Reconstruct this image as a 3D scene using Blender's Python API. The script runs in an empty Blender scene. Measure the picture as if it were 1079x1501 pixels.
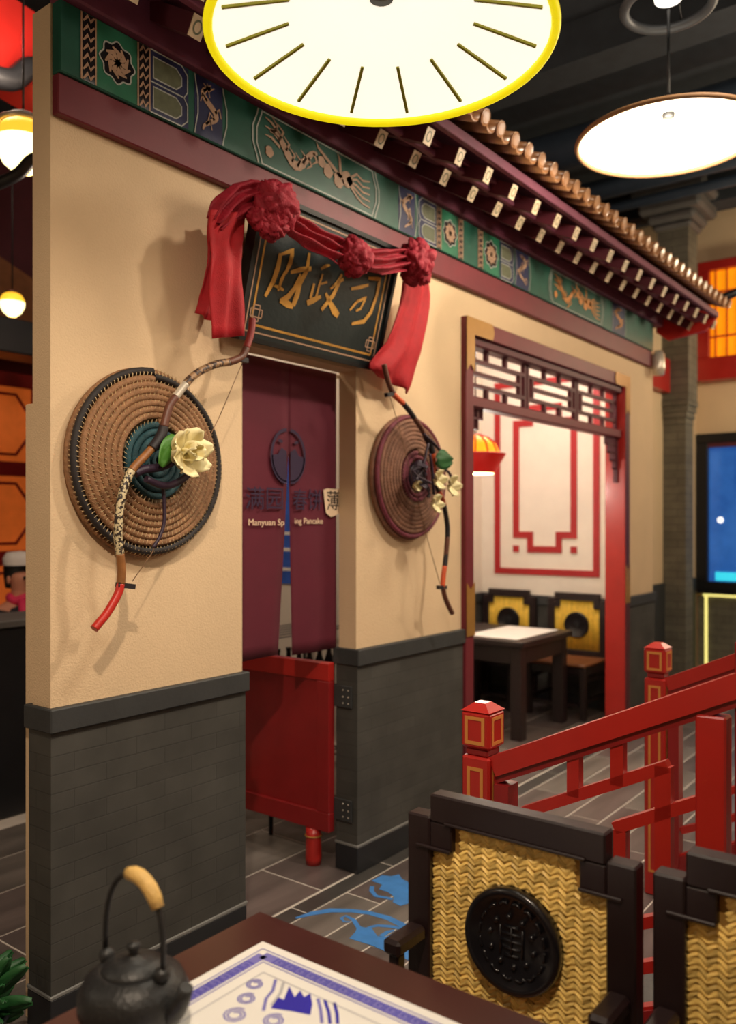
import bpy, bmesh, math, random
from mathutils import Vector, Matrix
random.seed(7)
SC = bpy.context.scene
COL = SC.collection
PI = math.pi

# ------------------------------------------------------------------ camera
F_PX, HORIZON, CX, H_CAM = 1240.0, 765.0, 539.5, 1.6
YAW = math.radians(37.34)                 # view axis measured from the facade direction (+X)
VIEW = Vector((math.cos(YAW), math.sin(YAW), 0)); RIGHT = Vector((math.sin(YAW), -math.cos(YAW), 0))
cam = bpy.data.cameras.new('camera'); cam_o = bpy.data.objects.new('camera', cam); COL.objects.link(cam_o)
cam.sensor_fit = 'VERTICAL'; cam.sensor_height = 36; cam.lens = 36 * F_PX / 1501
cam.shift_y = (HORIZON - 750.5) / 1501
cam.clip_start = 0.05
cam_o.location = (0, 0, H_CAM); cam_o.rotation_euler = (PI / 2, 0, YAW - PI / 2)
cam.dof.use_dof = True; cam.dof.focus_distance = 2.4; cam.dof.aperture_fstop = 2.2
SC.camera = cam_o
# ------------------------------------------------------------------ world, exposure, lamps of the room and added fill
w = bpy.data.worlds.new('world'); SC.world = w; w.use_nodes = True
w.node_tree.nodes['Background'].inputs[0].default_value = (0.9, 0.85, 0.8, 1)
w.node_tree.nodes['Background'].inputs[1].default_value = 0.05
SC.view_settings.view_transform = 'Standard'; SC.view_settings.look = 'None'
SC.view_settings.exposure = 0.0; SC.view_settings.gamma = 1.0
SC.view_settings.use_curve_mapping = False
SC.cycles.use_denoising = True

def lamp(name, kind, loc, power, color=(1, .83, .62), radius=.06, aim=None, spot=None, blend=.6):
    l = bpy.data.lights.new(name, kind); l.energy = power; l.color = color
    if kind in ('POINT', 'SPOT'): l.shadow_soft_size = radius
    if kind == 'SPOT': l.spot_size = math.radians(spot or 90); l.spot_blend = blend
    o = bpy.data.objects.new(name, l); COL.objects.link(o); o.location = loc
    if aim is not None:
        o.rotation_euler = (Vector(aim) - Vector(loc)).to_track_quat('-Z', 'Y').to_euler()
    return o
WARM = (1, .80, .60)
lamp('table_pendant_light', 'SPOT', (0.15, 0.35, 3.3), 210, WARM, .05, aim=(1.65, 1.9, .75), spot=92, blend=1.)
lamp('left_hall_light', 'POINT', (-.9, 3.2, 2.5), 26, (1, .86, .66), .15)
lamp('aisle_spot_light', 'SPOT', (3.2, 0.0, 4.3), 235, (1, .85, .68), .10, aim=(3.1, 2.3, 1.1), spot=80, blend=.9)
lamp('hall_fill_light', 'POINT', (5.6, 0.0, 3.5), 90, WARM, .2)  # ambience fill hung like a pendant, source unseen
lamp('far_fill_light', 'POINT', (8.3, 0.6, 3.2), 75, (1, .88, .62), .2)  # added fill for the far end, no fixture behind it
lamp('rear_fill_light', 'POINT', (2.6, -1.8, 3.3), 60, (1, .86, .70), .3)  # soft ambience light added out of view
lamp('kitchen_light', 'POINT', (2.75, 3.6, 2.9), 16, (1, .78, .62), .15)
lamp('back_fill_light', 'POINT', (2.3, 4.0, 3.9), 60, (1, .80, .62), .15)  # unseen light added to bring up the red beam

# ------------------------------------------------------------------ pixel helpers
def ray(px, py):
    return VIEW + RIGHT * ((px - CX) / F_PX) + Vector((0, 0, (HORIZON - py) / F_PX))
def atY(px, py, Y):
    d = ray(px, py); t = Y / d.y
    return Vector((0, 0, H_CAM)) + d * t
def atX(px, py, X):
    d = ray(px, py); t = X / d.x
    return Vector((0, 0, H_CAM)) + d * t
def atZ(px, py, Z):
    d = ray(px, py); t = (Z - H_CAM) / d.z
    return Vector((0, 0, H_CAM)) + d * t
def XY(px, Y): return atY(px, 0, Y).x

# ------------------------------------------------------------------ materials
def lin(c):
    return tuple(((v / 255) / 12.92 if v / 255 <= .04045 else ((v / 255 + .055) / 1.055) ** 2.4) for v in c)
def mat(name, rgb, rough=.5, metal=0., var=.12, scale=8., bump=0., bscale=60., emit=0., ergb=None, stretch=None, island=0., sheen=0., trans=0., coat=0.):
    m = bpy.data.materials.new(name); m.use_nodes = True
    nt = m.node_tree; b = nt.nodes['Principled BSDF']
    b.inputs['Roughness'].default_value = rough; b.inputs['Metallic'].default_value = metal
    if coat: b.inputs['Coat Weight'].default_value = coat; b.inputs['Coat Roughness'].default_value = .15
    c = lin(rgb)
    tc = nt.nodes.new('ShaderNodeTexCoord'); mp = nt.nodes.new('ShaderNodeMapping')
    nt.links.new(tc.outputs['Object'], mp.inputs[0])
    if stretch: mp.inputs['Scale'].default_value = stretch
    n = nt.nodes.new('ShaderNodeTexNoise'); n.inputs['Scale'].default_value = scale; n.inputs['Detail'].default_value = 4
    nt.links.new(mp.outputs[0], n.inputs[0])
    r = nt.nodes.new('ShaderNodeMapRange'); r.inputs[1].default_value = .25; r.inputs[2].default_value = .75
    r.inputs[3].default_value = 1 - var; r.inputs[4].default_value = 1 + var
    nt.links.new(n.outputs[0], r.inputs[0])
    val = r.outputs[0]
    if island:
        g = nt.nodes.new('ShaderNodeNewGeometry'); r2 = nt.nodes.new('ShaderNodeMapRange')
        r2.inputs[3].default_value = 1 - island; r2.inputs[4].default_value = 1 + island
        nt.links.new(g.outputs['Random Per Island'], r2.inputs[0])
        mu = nt.nodes.new('ShaderNodeMath'); mu.operation = 'MULTIPLY'
        nt.links.new(val, mu.inputs[0]); nt.links.new(r2.outputs[0], mu.inputs[1]); val = mu.outputs[0]
    vm = nt.nodes.new('ShaderNodeVectorMath'); vm.operation = 'SCALE'; vm.inputs[0].default_value = c
    nt.links.new(val, vm.inputs['Scale']); nt.links.new(vm.outputs[0], b.inputs['Base Color'])
    if bump:
        n2 = nt.nodes.new('ShaderNodeTexNoise'); n2.inputs['Scale'].default_value = bscale; n2.inputs['Detail'].default_value = 3
        nt.links.new(mp.outputs[0], n2.inputs[0])
        bp = nt.nodes.new('ShaderNodeBump'); bp.inputs['Strength'].default_value = bump; bp.inputs['Distance'].default_value = .01
        nt.links.new(n2.outputs[0], bp.inputs['Height']); nt.links.new(bp.outputs[0], b.inputs['Normal'])
    if emit:
        b.inputs['Emission Color'].default_value = (*lin(ergb or rgb), 1); b.inputs['Emission Strength'].default_value = emit
    if trans:
        b.inputs['Transmission Weight'].default_value = trans
    return m
def brick_mat(name, rgb, mortar, bw=.24, bh=.06, rough=.75, axes='XZ'):
    m = mat(name, rgb, rough, var=.2, scale=5)
    nt = m.node_tree; b = nt.nodes['Principled BSDF']
    tc = nt.nodes.new('ShaderNodeTexCoord'); sp = nt.nodes.new('ShaderNodeSeparateXYZ'); cb = nt.nodes.new('ShaderNodeCombineXYZ')
    ad = nt.nodes.new('ShaderNodeMath'); ad.operation = 'ADD'
    nt.links.new(tc.outputs['Object'], sp.inputs[0])
    nt.links.new(sp.outputs['X'], ad.inputs[0]); nt.links.new(sp.outputs['Y'], ad.inputs[1])
    nt.links.new(ad.outputs[0], cb.inputs['X']); nt.links.new(sp.outputs['Z'], cb.inputs['Y'])
    br = nt.nodes.new('ShaderNodeTexBrick'); br.inputs['Scale'].default_value = 1
    br.inputs['Brick Width'].default_value = bw; br.inputs['Row Height'].default_value = bh
    br.inputs['Mortar Size'].default_value = .0025; br.inputs['Mortar Smooth'].default_value = .3
    c = lin(rgb); k = lin(mortar)
    br.inputs['Color1'].default_value = (*c, 1); br.inputs['Color2'].default_value = (*[v * .82 for v in c], 1)
    br.inputs['Mortar'].default_value = (*k, 1)
    nt.links.new(cb.outputs[0], br.inputs['Vector'])
    n = nt.nodes.new('ShaderNodeTexNoise'); n.inputs['Scale'].default_value = 6; n.inputs['Detail'].default_value = 5
    nt.links.new(tc.outputs['Object'], n.inputs[0])
    mx = nt.nodes.new('ShaderNodeMix'); mx.data_type = 'RGBA'; mx.blend_type = 'MULTIPLY'; mx.inputs[0].default_value = .7
    nt.links.new(br.outputs['Color'], mx.inputs[6])
    r = nt.nodes.new('ShaderNodeMapRange'); r.inputs[1].default_value = .3; r.inputs[2].default_value = .7; r.inputs[3].default_value = .65; r.inputs[4].default_value = 1.25
    nt.links.new(n.outputs[0], r.inputs[0]); nt.links.new(r.outputs[0], mx.inputs[7])
    nt.links.new(mx.outputs[2], b.inputs['Base Color'])
    bp = nt.nodes.new('ShaderNodeBump'); bp.inputs['Strength'].default_value = .35; bp.inputs['Distance'].default_value = .004; bp.invert = True
    nt.links.new(br.outputs['Fac'], bp.inputs['Height']); nt.links.new(bp.outputs[0], b.inputs['Normal'])
    return m
def snake_mat(name, a, b, sc):
    m = mat(name, a, .45); nt = m.node_tree; bs = nt.nodes['Principled BSDF']
    tc = nt.nodes.new('ShaderNodeTexCoord'); n = nt.nodes.new('ShaderNodeTexNoise'); n.inputs['Scale'].default_value = sc; n.inputs['Detail'].default_value = 2
    r = nt.nodes.new('ShaderNodeValToRGB'); r.color_ramp.elements[0].position = .47; r.color_ramp.elements[1].position = .54
    r.color_ramp.elements[0].color = (*lin(a), 1); r.color_ramp.elements[1].color = (*lin(b), 1)
    nt.links.new(tc.outputs['Object'], n.inputs[0]); nt.links.new(n.outputs[0], r.inputs[0]); nt.links.new(r.outputs[0], bs.inputs['Base Color'])
    return m
M = dict(
    plaster=mat('cream_plaster', (218, 190, 153), .85, var=.05, scale=3, bump=.25, bscale=160),
    white=mat('white_plaster', (236, 228, 214), .85, var=.03, bump=.1, bscale=120),
    brick=brick_mat('grey_thin_brick', (68, 67, 63), (58, 57, 54), .24, .058),
    brick2=brick_mat('grey_column_brick', (112, 108, 94), (60, 58, 54), .3, .075),
    cap=mat('charcoal_cap', (52, 54, 55), .6, var=.15, bump=.1),
    plinth=mat('black_plinth', (34, 36, 40), .35, var=.15),
    grey_edge=mat('grey_edge_strip', (120, 120, 118), .5),
    maroon=mat('maroon_lacquer', (108, 26, 38), .5, var=.1, bump=.08, bscale=90),
    maroon_dk=mat('dark_maroon_lacquer', (84, 28, 40), .55, var=.12),
    purple=mat('purple_brown_paint', (108, 50, 70), .6, var=.15, bump=.1, bscale=80),
    red=mat('red_lacquer', (176, 36, 30), .35, var=.08, coat=.2),
    red_dk=mat('deep_red_lacquer', (140, 26, 28), .4, var=.12, coat=.2, bump=.05),
    redline=mat('red_trim_paint', (168, 30, 34), .5, var=.05),
    green=mat('frieze_green', (26, 82, 66), .42, var=.2, scale=12),
    jade=mat('jade_green', (34, 108, 78), .45, var=.15, scale=20),
    navy=mat('frieze_navy', (30, 34, 74), .45, var=.2, scale=20),
    pale=mat('pale_outline', (176, 178, 170), .5, var=.1),
    dust=mat('dusty_gold', (176, 140, 112), .5, var=.15, scale=30),
    olive=mat('olive_gold', (96, 100, 74), .5, var=.2, scale=40),
    gold=mat('gold_leaf', (204, 152, 70), .4, metal=.35, var=.2, scale=25),
    goldpaint=mat('gold_paint', (206, 136, 66), .45, var=.08),
    brass=mat('brass_plate', (168, 122, 58), .4, metal=.3, var=.12),
    board=mat('sign_black_green', (18, 32, 34), .4, var=.2, bump=.08),
    signedge=mat('sign_edge', (12, 16, 18), .4),
    cloth=mat('red_chiffon', (176, 16, 30), .7, var=.12, scale=30, bump=.3, bscale=220),
    cloth_dk=mat('red_chiffon_gathered', (158, 20, 44), .7, var=.25, scale=24, bump=.4, bscale=140),
    curtain=mat('maroon_curtain', (90, 17, 38), .85, var=.08, bump=.15, bscale=300),
    print_navy=mat('navy_print', (44, 26, 56), .8, var=.1),
    print_cream=mat('cream_print', (226, 200, 168), .8, var=.05),
    ink=mat('black_ink', (30, 16, 16), .8),
    dark=mat('dark_wood', (34, 21, 22), .42, var=.25, scale=6, stretch=(1, 1, .15), bump=.06, coat=.08),
    dark_x=mat('dark_wood_top', (62, 26, 24), .32, var=.25, scale=6, stretch=(.2, 1, 1), coat=.2),
    seat=mat('brown_seat_wood', (132, 84, 52), .35, var=.2, scale=10),
    bamboo=mat('woven_bamboo', (244, 208, 118), .42, var=.12, scale=8, island=.30),
    straw=mat('straw_backing', (170, 128, 58), .7, var=.2, scale=30),
    reed=mat('yellow_reed', (228, 192, 70), .55, var=.15, scale=30, island=.12),
    blackrelief=mat('black_carved_disc', (20, 19, 24), .3, var=.1, coat=.4),
    rattan=mat('rattan_coil', (142, 102, 68), .7, var=.3, scale=60, bump=.5, bscale=220),
    rattan_b=mat('rattan_coil_pinkish', (132, 92, 72), .7, var=.35, scale=30, bump=.5, bscale=220),
    stitch=mat('pale_stitch', (196, 170, 126), .6, var=.2),
    teal=mat('teal_coil', (24, 66, 74), .7, var=.35, scale=60, bump=.4, bscale=200),
    blackcoil=mat('black_coil', (34, 28, 28), .7, var=.3, scale=40),
    magenta=mat('magenta_coil', (112, 44, 60), .7, var=.3, scale=40),
    bow_red=mat('bow_red', (190, 40, 30), .4, var=.12, scale=40),
    bow_pink=mat('bow_rose', (150, 54, 52), .4, var=.15, scale=40),
    bow_wood=mat('bow_tan_wood', (142, 92, 48), .45, var=.25, scale=30),
    bow_brown=mat('bow_brown', (96, 54, 38), .45, var=.25, scale=30),
    bow_dark=mat('bow_black_wrap', (28, 20, 24), .6, var=.2),
    bow_orange=mat('bow_orange', (204, 82, 40), .5, var=.15, scale=40),
    silver=mat('pale_metal', (206, 196, 180), .3, metal=.4),
    string=mat('bow_string', (120, 88, 60), .7),
    petal=mat('cream_petal', (238, 226, 176), .6, var=.06, scale=30),
    leaf=mat('green_leaf', (70, 124, 44), .5, var=.2, scale=20),
    leaf_dk=mat('dark_leaf', (30, 84, 40), .5, var=.3, scale=12),
    ribbon=mat('plum_ribbon', (42, 24, 44), .5, var=.2),
    iron=mat('cast_iron', (48, 49, 50), .42, metal=.3, var=.15, bump=.2, bscale=140),
    cane=mat('cane_wrap', (226, 186, 110), .5, var=.1, scale=60, bump=.3, bscale=200),
    paper=mat('white_mat_paper', (236, 234, 228), .6, var=.02),
    blue=mat('cobalt_print', (38, 30, 168), .6, var=.1),
    blue_lt=mat('pale_blue_print', (120, 116, 190), .6, var=.1),
    grey_print=mat('grey_print', (186, 186, 190), .6),
    floorblue=mat('sky_blue_floor_paint', (70, 134, 206), .4, var=.15, scale=14),
    grout=mat('pale_grout', (204, 196, 186), .8, var=.1),
    tilestone=mat('charcoal_border_tile', (66, 64, 62), .4, var=.2),
    stone=mat('grey_stone', (92, 90, 88), .7, var=.2, scale=5, bump=.2),
    ceiling=mat('black_ceiling', (50, 56, 62), .9, var=.2),
    duct=mat('blue_grey_duct', (58, 72, 88), .5, var=.15),
    rooftile=mat('glazed_roof_tile', (150, 104, 66), .3, var=.4, scale=9, coat=.3),
    beamend=mat('rafter_end_paint', (206, 182, 150), .55, var=.1, scale=40),
    blackmetal=mat('black_metal', (18, 18, 20), .4, var=.1),
    steel=mat('steel_wire', (150, 150, 152), .35, metal=.7),
    skin=mat('skin', (206, 140, 112), .6, var=.05),
    hair=mat('black_hair', (22, 18, 18), .6),
    pinkcloth=mat('pink_cloth', (226, 50, 96), .7),
    darkcloth=mat('dark_cloth', (30, 30, 38), .8),
    whitecap=mat('white_cap', (232, 226, 222), .7),
    bottle=mat('dark_bottle', (26, 20, 26), .2, var=.1),
    bottlelabel=mat('bottle_label', (170, 160, 170), .5),
    box=mat('beige_box', (206, 186, 160), .7), bluebox=mat('blue_crate', (30, 46, 120), .5),
    shade=mat('lit_shade', (250, 244, 226), .8, var=.02, emit=.95, ergb=(255, 248, 232)),
    rim=mat('yellow_rim', (224, 206, 20), .6, var=.1, emit=.75, ergb=(244, 222, 6)),
    rim_b=mat('brown_rim', (150, 112, 74), .6, var=.1),
    ring=mat('grey_ring_metal', (96, 98, 100), .45, metal=.4),
    rib=mat('bamboo_rib', (150, 146, 24), .6, var=.1),
    hatlamp=mat('red_lamp_shade', (196, 28, 26), .5, var=.08, emit=.25, ergb=(214, 20, 16)),
    hatglow=mat('orange_lamp_glow', (250, 150, 30), .5, var=.3, scale=30, emit=1.6, ergb=(255, 150, 20)),
    hatunder=mat('lamp_under_glow', (255, 240, 180), .5, emit=5., ergb=(255, 236, 170)),
    lantern=mat('lantern_glow', (240, 190, 60), .5, var=.4, scale=30, emit=1.2, ergb=(250, 190, 50)),
    lantern_hot=mat('lantern_hot', (255, 246, 190), .5, emit=2.6, ergb=(255, 240, 170)),
    pane=mat('orange_lit_pane', (214, 110, 50), .5, var=.25, scale=6, emit=.28, ergb=(226, 104, 36)),
    pane_hot=mat('amber_lit_pane', (250, 160, 20), .5, var=.25, scale=5, emit=.75, ergb=(255, 150, 8)),
    night=mat('blue_night_glass', (60, 110, 170), .12, var=.6, scale=3, emit=.5, ergb=(40, 100, 190)),
    nightglow=mat('turquoise_light', (60, 200, 220), .5, emit=1., ergb=(50, 200, 225)),
    blueposter=mat('blue_poster', (60, 104, 206), .5, var=.3, scale=14),
    cove=mat('cove_light_strip', (240, 230, 140), .5, emit=1.1, ergb=(240, 226, 130)),
    bulb=mat('lamp_bulb', (255, 250, 240), .5, emit=1.6, ergb=(255, 250, 240)),
)

# ------------------------------------------------------------------ mesh builder (all coordinates are world metres)
ORIGIN = {}
class MB:
    def __init__(s): s.v = []; s.f = []; s.sm = []
    def add(s, vs, fs, smooth=False):
        b = len(s.v); s.v += [Vector(p) for p in vs]
        s.f += [tuple(i + b for i in f) for f in fs]; s.sm += [smooth] * len(fs); return s
    def box(s, a, b):
        (x0, y0, z0), (x1, y1, z1) = a, b
        x0, x1 = min(x0, x1), max(x0, x1); y0, y1 = min(y0, y1), max(y0, y1); z0, z1 = min(z0, z1), max(z0, z1)
        return s.add([(x0, y0, z0), (x1, y0, z0), (x1, y1, z0), (x0, y1, z0), (x0, y0, z1), (x1, y0, z1), (x1, y1, z1), (x0, y1, z1)],
                     [(0, 3, 2, 1), (4, 5, 6, 7), (0, 1, 5, 4), (1, 2, 6, 5), (2, 3, 7, 6), (3, 0, 4, 7)])
    def bbox(s, a, b, c=.004):            # box with chamfered edges
        x0, x1 = sorted((a[0], b[0])); y0, y1 = sorted((a[1], b[1])); z0, z1 = sorted((a[2], b[2]))
        bm = bmesh.new(); bmesh.ops.create_cube(bm, size=1)
        for q in bm.verts: q.co = Vector(((x0 + x1) / 2 + q.co.x * (x1 - x0), (y0 + y1) / 2 + q.co.y * (y1 - y0), (z0 + z1) / 2 + q.co.z * (z1 - z0)))
        bmesh.ops.bevel(bm, geom=bm.edges[:], offset=min(c, .45 * min(x1 - x0, y1 - y0, z1 - z0)), segments=1, affect='EDGES')
        bm.verts.index_update(); s.add([q.co.copy() for q in bm.verts], [[q.index for q in f.verts] for f in bm.faces]); bm.free(); return s
    def bar(s, p, q, wd, ht, up=(0, 0, 1)):   # rectangular bar between two points
        p, q = Vector(p), Vector(q); d = (q - p).normalized(); u = Vector(up); u = (u - d * u.dot(d)).normalized(); r = d.cross(u)
        vs = []
        for e in (p, q):
            for a, b in ((-1, -1), (1, -1), (1, 1), (-1, 1)): vs.append(e + r * (a * wd / 2) + u * (b * ht / 2))
        return s.add(vs, [(0, 1, 2, 3), (7, 6, 5, 4), (0, 4, 5, 1), (1, 5, 6, 2), (2, 6, 7, 3), (3, 7, 4, 0)])
    def tube(s, pts, rad, n=8, closed=False, cap=True):
        pts = [Vector(p) for p in pts]; m = len(pts)
        if not hasattr(rad, '__len__'): rad = [rad] * m
        base = len(s.v); prev = None
        for i, p in enumerate(pts):
            if closed: d = pts[(i + 1) % m] - pts[i - 1]
            else: d = pts[min(i + 1, m - 1)] - pts[max(i - 1, 0)]
            d.normalize()
            if prev is None:
                u = Vector((0, 0, 1)) if abs(d.z) < .9 else Vector((1, 0, 0))
            else: u = prev
            u = (u - d * u.dot(d)).normalized(); prev = u; r = d.cross(u)
            for k in range(n):
                a = 2 * PI * k / n; s.v.append(p + (u * math.cos(a) + r * math.sin(a)) * rad[i])
        for i in range(m if closed else m - 1):
            j = (i + 1) % m
            for k in range(n):
                l = (k + 1) % n
                s.f.append((base + i * n + k, base + i * n + l, base + j * n + l, base + j * n + k)); s.sm.append(True)
        if cap and not closed:
            s.f.append(tuple(base + k for k in reversed(range(n)))); s.sm.append(False)
            s.f.append(tuple(base + (m - 1) * n + k for k in range(n))); s.sm.append(False)
        return s
    def lathe(s, prof, c, n=32, axis='Z', smooth=True):
        c = Vector(c); base = len(s.v)
        for r, h in prof:
            for k in range(n):
                a = 2 * PI * k / n
                if axis == 'Z': p = Vector((r * math.cos(a), r * math.sin(a), h))
                elif axis == 'X': p = Vector((h, r * math.cos(a), r * math.sin(a)))
                else: p = Vector((r * math.sin(a), h, r * math.cos(a)))
                s.v.append(c + p)
        for i in range(len(prof) - 1):
            for k in range(n):
                l = (k + 1) % n
                s.f.append((base + i * n + k, base + i * n + l, base + (i + 1) * n + l, base + (i + 1) * n + k)); s.sm.append(smooth)
        return s
    def prism(s, poly, off):              # poly: list of 3D points; off: extrusion vector
        off = Vector(off); n = len(poly); vs = [Vector(p) for p in poly]; vs += [p + off for p in vs]
        return s.add(vs, [tuple(range(n)), tuple(reversed(range(n, 2 * n)))] + [(i, i + n, (i + 1) % n + n, (i + 1) % n) for i in range(n)])
    def ribbon(s, pts, wd, nrm, th=.001):  # flat brush line lying on a surface with normal nrm
        nrm = Vector(nrm).normalized(); pts = [Vector(p) for p in pts]; m = len(pts)
        if not hasattr(wd, '__len__'): wd = [wd] * m
        L, R = [], []
        for i in range(m):
            d = (pts[min(i + 1, m - 1)] - pts[max(i - 1, 0)]).normalized(); r = d.cross(nrm).normalized()
            L.append(pts[i] - r * wd[i] / 2 + nrm * th); R.append(pts[i] + r * wd[i] / 2 + nrm * th)
        return s.add(L + R, [(i, i + m, i + m + 1, i + 1) for i in range(m - 1)])
    def ball(s, c, r, n=10, sc=(1, 1, 1)):
        c = Vector(c); prof = [(max(1e-4, r * math.sin(PI * i / n)), -r * math.cos(PI * i / n)) for i in range(n + 1)]
        t = MB().lathe(prof, (0, 0, 0), n * 2)
        return s.add([c + Vector((p.x * sc[0], p.y * sc[1], p.z * sc[2])) for p in t.v], t.f, True)
    def build(s, name, m, parent=None, label=None, cat=None, group=None, kind=None):
        if parent is not None: o0 = ORIGIN.get(parent.name, Vector())
        else:
            xs = [p.x for p in s.v]; ys = [p.y for p in s.v]; zs = [p.z for p in s.v]
            o0 = Vector(((min(xs) + max(xs)) / 2, (min(ys) + max(ys)) / 2, min(zs)))
        me = bpy.data.meshes.new(name); me.from_pydata([p - o0 for p in s.v], [], s.f)
        bm = bmesh.new(); bm.from_mesh(me); bmesh.ops.recalc_face_normals(bm, faces=bm.faces[:]); bm.to_mesh(me); bm.free()
        me.polygons.foreach_set('use_smooth', s.sm); me.materials.append(M[m] if isinstance(m, str) else m)
        o = bpy.data.objects.new(name, me); COL.objects.link(o)
        if parent is not None: o.parent = parent
        else: o.location = o0
        ORIGIN[o.name] = o0
        return tag(o, label, cat, group, kind)
def tag(o, label=None, cat=None, group=None, kind=None):
    if label: o['label'] = label
    if cat: o['category'] = cat
    if group: o['group'] = group
    if kind: o['kind'] = kind
    return o
def thing(name, loc, label=None, cat=None, group=None, kind=None):
    o = bpy.data.objects.new(name, None); COL.objects.link(o); o.location = loc; o.empty_display_size = .1
    ORIGIN[o.name] = Vector(loc)
    return tag(o, label, cat, group, kind)
def copy_tree(o, parent=None):
    c = o.copy(); COL.objects.link(c)
    if parent is not None: c.parent = parent
    for ch in o.children: copy_tree(ch, c)
    return c
def text_mesh(body, size, extr=.0008):
    cu = bpy.data.curves.new('lettering', 'FONT'); cu.body = body; cu.size = size; cu.extrude = extr
    cu.align_x = 'CENTER'; cu.align_y = 'CENTER'; cu.resolution_u = 3
    ob = bpy.data.objects.new('lettering', cu); COL.objects.link(ob)
    dg = bpy.context.evaluated_depsgraph_get(); me = bpy.data.meshes.new_from_object(ob.evaluated_get(dg))
    vs = [v.co.copy() for v in me.vertices]; fs = [tuple(p.vertices) for p in me.polygons]
    bpy.data.objects.remove(ob); bpy.data.curves.remove(cu); bpy.data.meshes.remove(me)
    return vs, fs
# ================================================================== the setting
FY = 2.38                 # facade plane, wall 0.10 thick
FB = 2.48
XL = XY(74, FY); XD0 = XY(355, FY); XD1 = XY(522, FY); XA0 = XY(676, FY); XA1 = XY(917, FY); XR = XY(957, FY)
Z_CAP = 1.02; Z_BEAM = 2.865; Z_FR = 2.99; Z_FT = 3.215; Z_LINTEL = 2.29; Z_OPEN = 2.70
Z_CEIL = 5.0
def structure(mb, name, m, parent=None, label=None):
    return mb.build(name, m, parent, label, kind='structure' if parent is None else None)
# floor: grout bed + tiles as separate pieces
fl = structure(MB().box((-3, -5, -.12), (9.5, 7.2, -.0018)), 'floor', 'grout', label='grey wood-look tiled floor with pale joints')
tiles = {}
def wood_tile(name, rgb):
    return mat(name, rgb, .38, var=.45, scale=3.6, stretch=(.35, 2.2, 1), bump=.05, bscale=30)
TW = [wood_tile('wood_look_tile_' + n, c) for n, c in (('umber', (92, 82, 80)), ('grey', (108, 102, 97)), ('taupe', (99, 89, 86)))]
def plank_mesh(l, wd, m):
    me = bpy.data.meshes.new('floor_tile'); h = .006; c = .002
    vs = [(-l/2, -wd/2, -h), (l/2, -wd/2, -h), (l/2, wd/2, -h), (-l/2, wd/2, -h), (-l/2, -wd/2, -c), (l/2, -wd/2, -c), (l/2, wd/2, -c), (-l/2, wd/2, -c),
          (-l/2+c, -wd/2+c, 0), (l/2-c, -wd/2+c, 0), (l/2-c, wd/2-c, 0), (-l/2+c, wd/2-c, 0)]
    fs = [(0, 1, 5, 4), (1, 2, 6, 5), (2, 3, 7, 6), (3, 0, 4, 7), (4, 5, 9, 8), (5, 6, 10, 9), (6, 7, 11, 10), (7, 4, 8, 11), (8, 9, 10, 11)]
    me.from_pydata(vs, [], fs); me.materials.append(m); return me
PLK = [plank_mesh(.893, .1735, m) for m in TW]; BIG = [plank_mesh(.713, .353, m) for m in TW]; BORD = plank_mesh(.594, .088, M['tilestone'])
def put_tile(me, x, y):
    o = bpy.data.objects.new('floor_tile', me); COL.objects.link(o); o.parent = fl
    o.location = Vector((x, y, 0)) - ORIGIN[fl.name]; return o
n = 0
for r in range(11):                                   # walkway planks in front of the facade
    y = 2.29 - .09 - r * .18
    for c in range(-1, 9):
        x = .6 + c * .9 + (r % 3) * .3
        if x < .2 or x > 8.6 or (y < 1.35 and x > 5.8) or (y < .75 and x < 1.6): continue
        put_tile(PLK[(c * 5 + r * 3) % 3], x, y); n += 1
for c in range(13): put_tile(BORD, 1.1 + c * .6, 2.337)
for r in range(5):                                    # larger tiles behind the facade
    for c in range(10):
        x = 1.0 + c * .72 + (r % 2) * .36; y = 2.39 + .18 + r * .36
        if r > 3 and c > 4: continue
        put_tile(BIG[(c + 2 * r) % 3], x, y); n += 1
# facade wall
wf = MB()
wf.box((XL, FY, 0.0), (XD0, FB, 3.214)); wf.box((XD0, FY, Z_LINTEL), (XD1, FB, 3.214)); wf.box((XD1, FY, 0), (XA0 + .02, FB, 3.214))
wf.box((XA0 + .02, FY, Z_OPEN), (XA1 - .02, FB, 3.214)); wf.box((XA1 - .02, FY, 0), (XR, FB + .02, 3.214))
wall = structure(wf, 'wall_front', 'plaster', label='cream plastered partition wall with a doorway and a framed alcove opening')
for a, b in ((XL, XD0), (XD1, XA0 - .005), (XA1 + .005, XR)):
    MB().box((a - .006, FY - .012, .12), (b + .006, FB + .012, Z_CAP - .075)).build('wainscot', 'brick', wall)
    MB().bbox((a - .016, FY - .028, Z_CAP - .075), (b + .016, FB + .028, Z_CAP), .004).build('wainscot_cap', 'cap', wall)
    MB().bbox((a - .012, FY - .018, .118), (b + .012, FB + .018, .130), .002).build('edge_strip', 'grey_edge', wall)
    MB().bbox((a - .010, FY - .016, 0), (b + .010, FB + .016, .118), .003).build('plinth', 'plinth', wall)
structure(MB().bbox((XL + .01, FB + .001, 0), (XL + .05, FB + .06, 1.98), .003), 'trim_1', 'plaster', label='narrow cream board fixed behind the free end of the partition wall')
# ceiling and outer walls
ce = structure(MB().box((-3, -5, Z_CEIL), (9.5, 7.2, Z_CEIL + .1)), 'ceiling', 'ceiling', label='high black ceiling')
structure(MB().box((-3.1, -5, 0), (-3, 7.2, Z_CEIL)), 'wall_left', 'plaster', label='cream wall at the near end of the hall')
structure(MB().box((-3, -5.1, 0), (9.5, -5, Z_CEIL)), 'wall_rear', 'plaster', label='cream wall at the rear of the hall')
structure(MB().box((-3, 7.2, 0), (9.5, 7.3, Z_CEIL)), 'wall_back', 'maroon_dk', label='dark maroon wall behind the red lattice screens')
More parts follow.
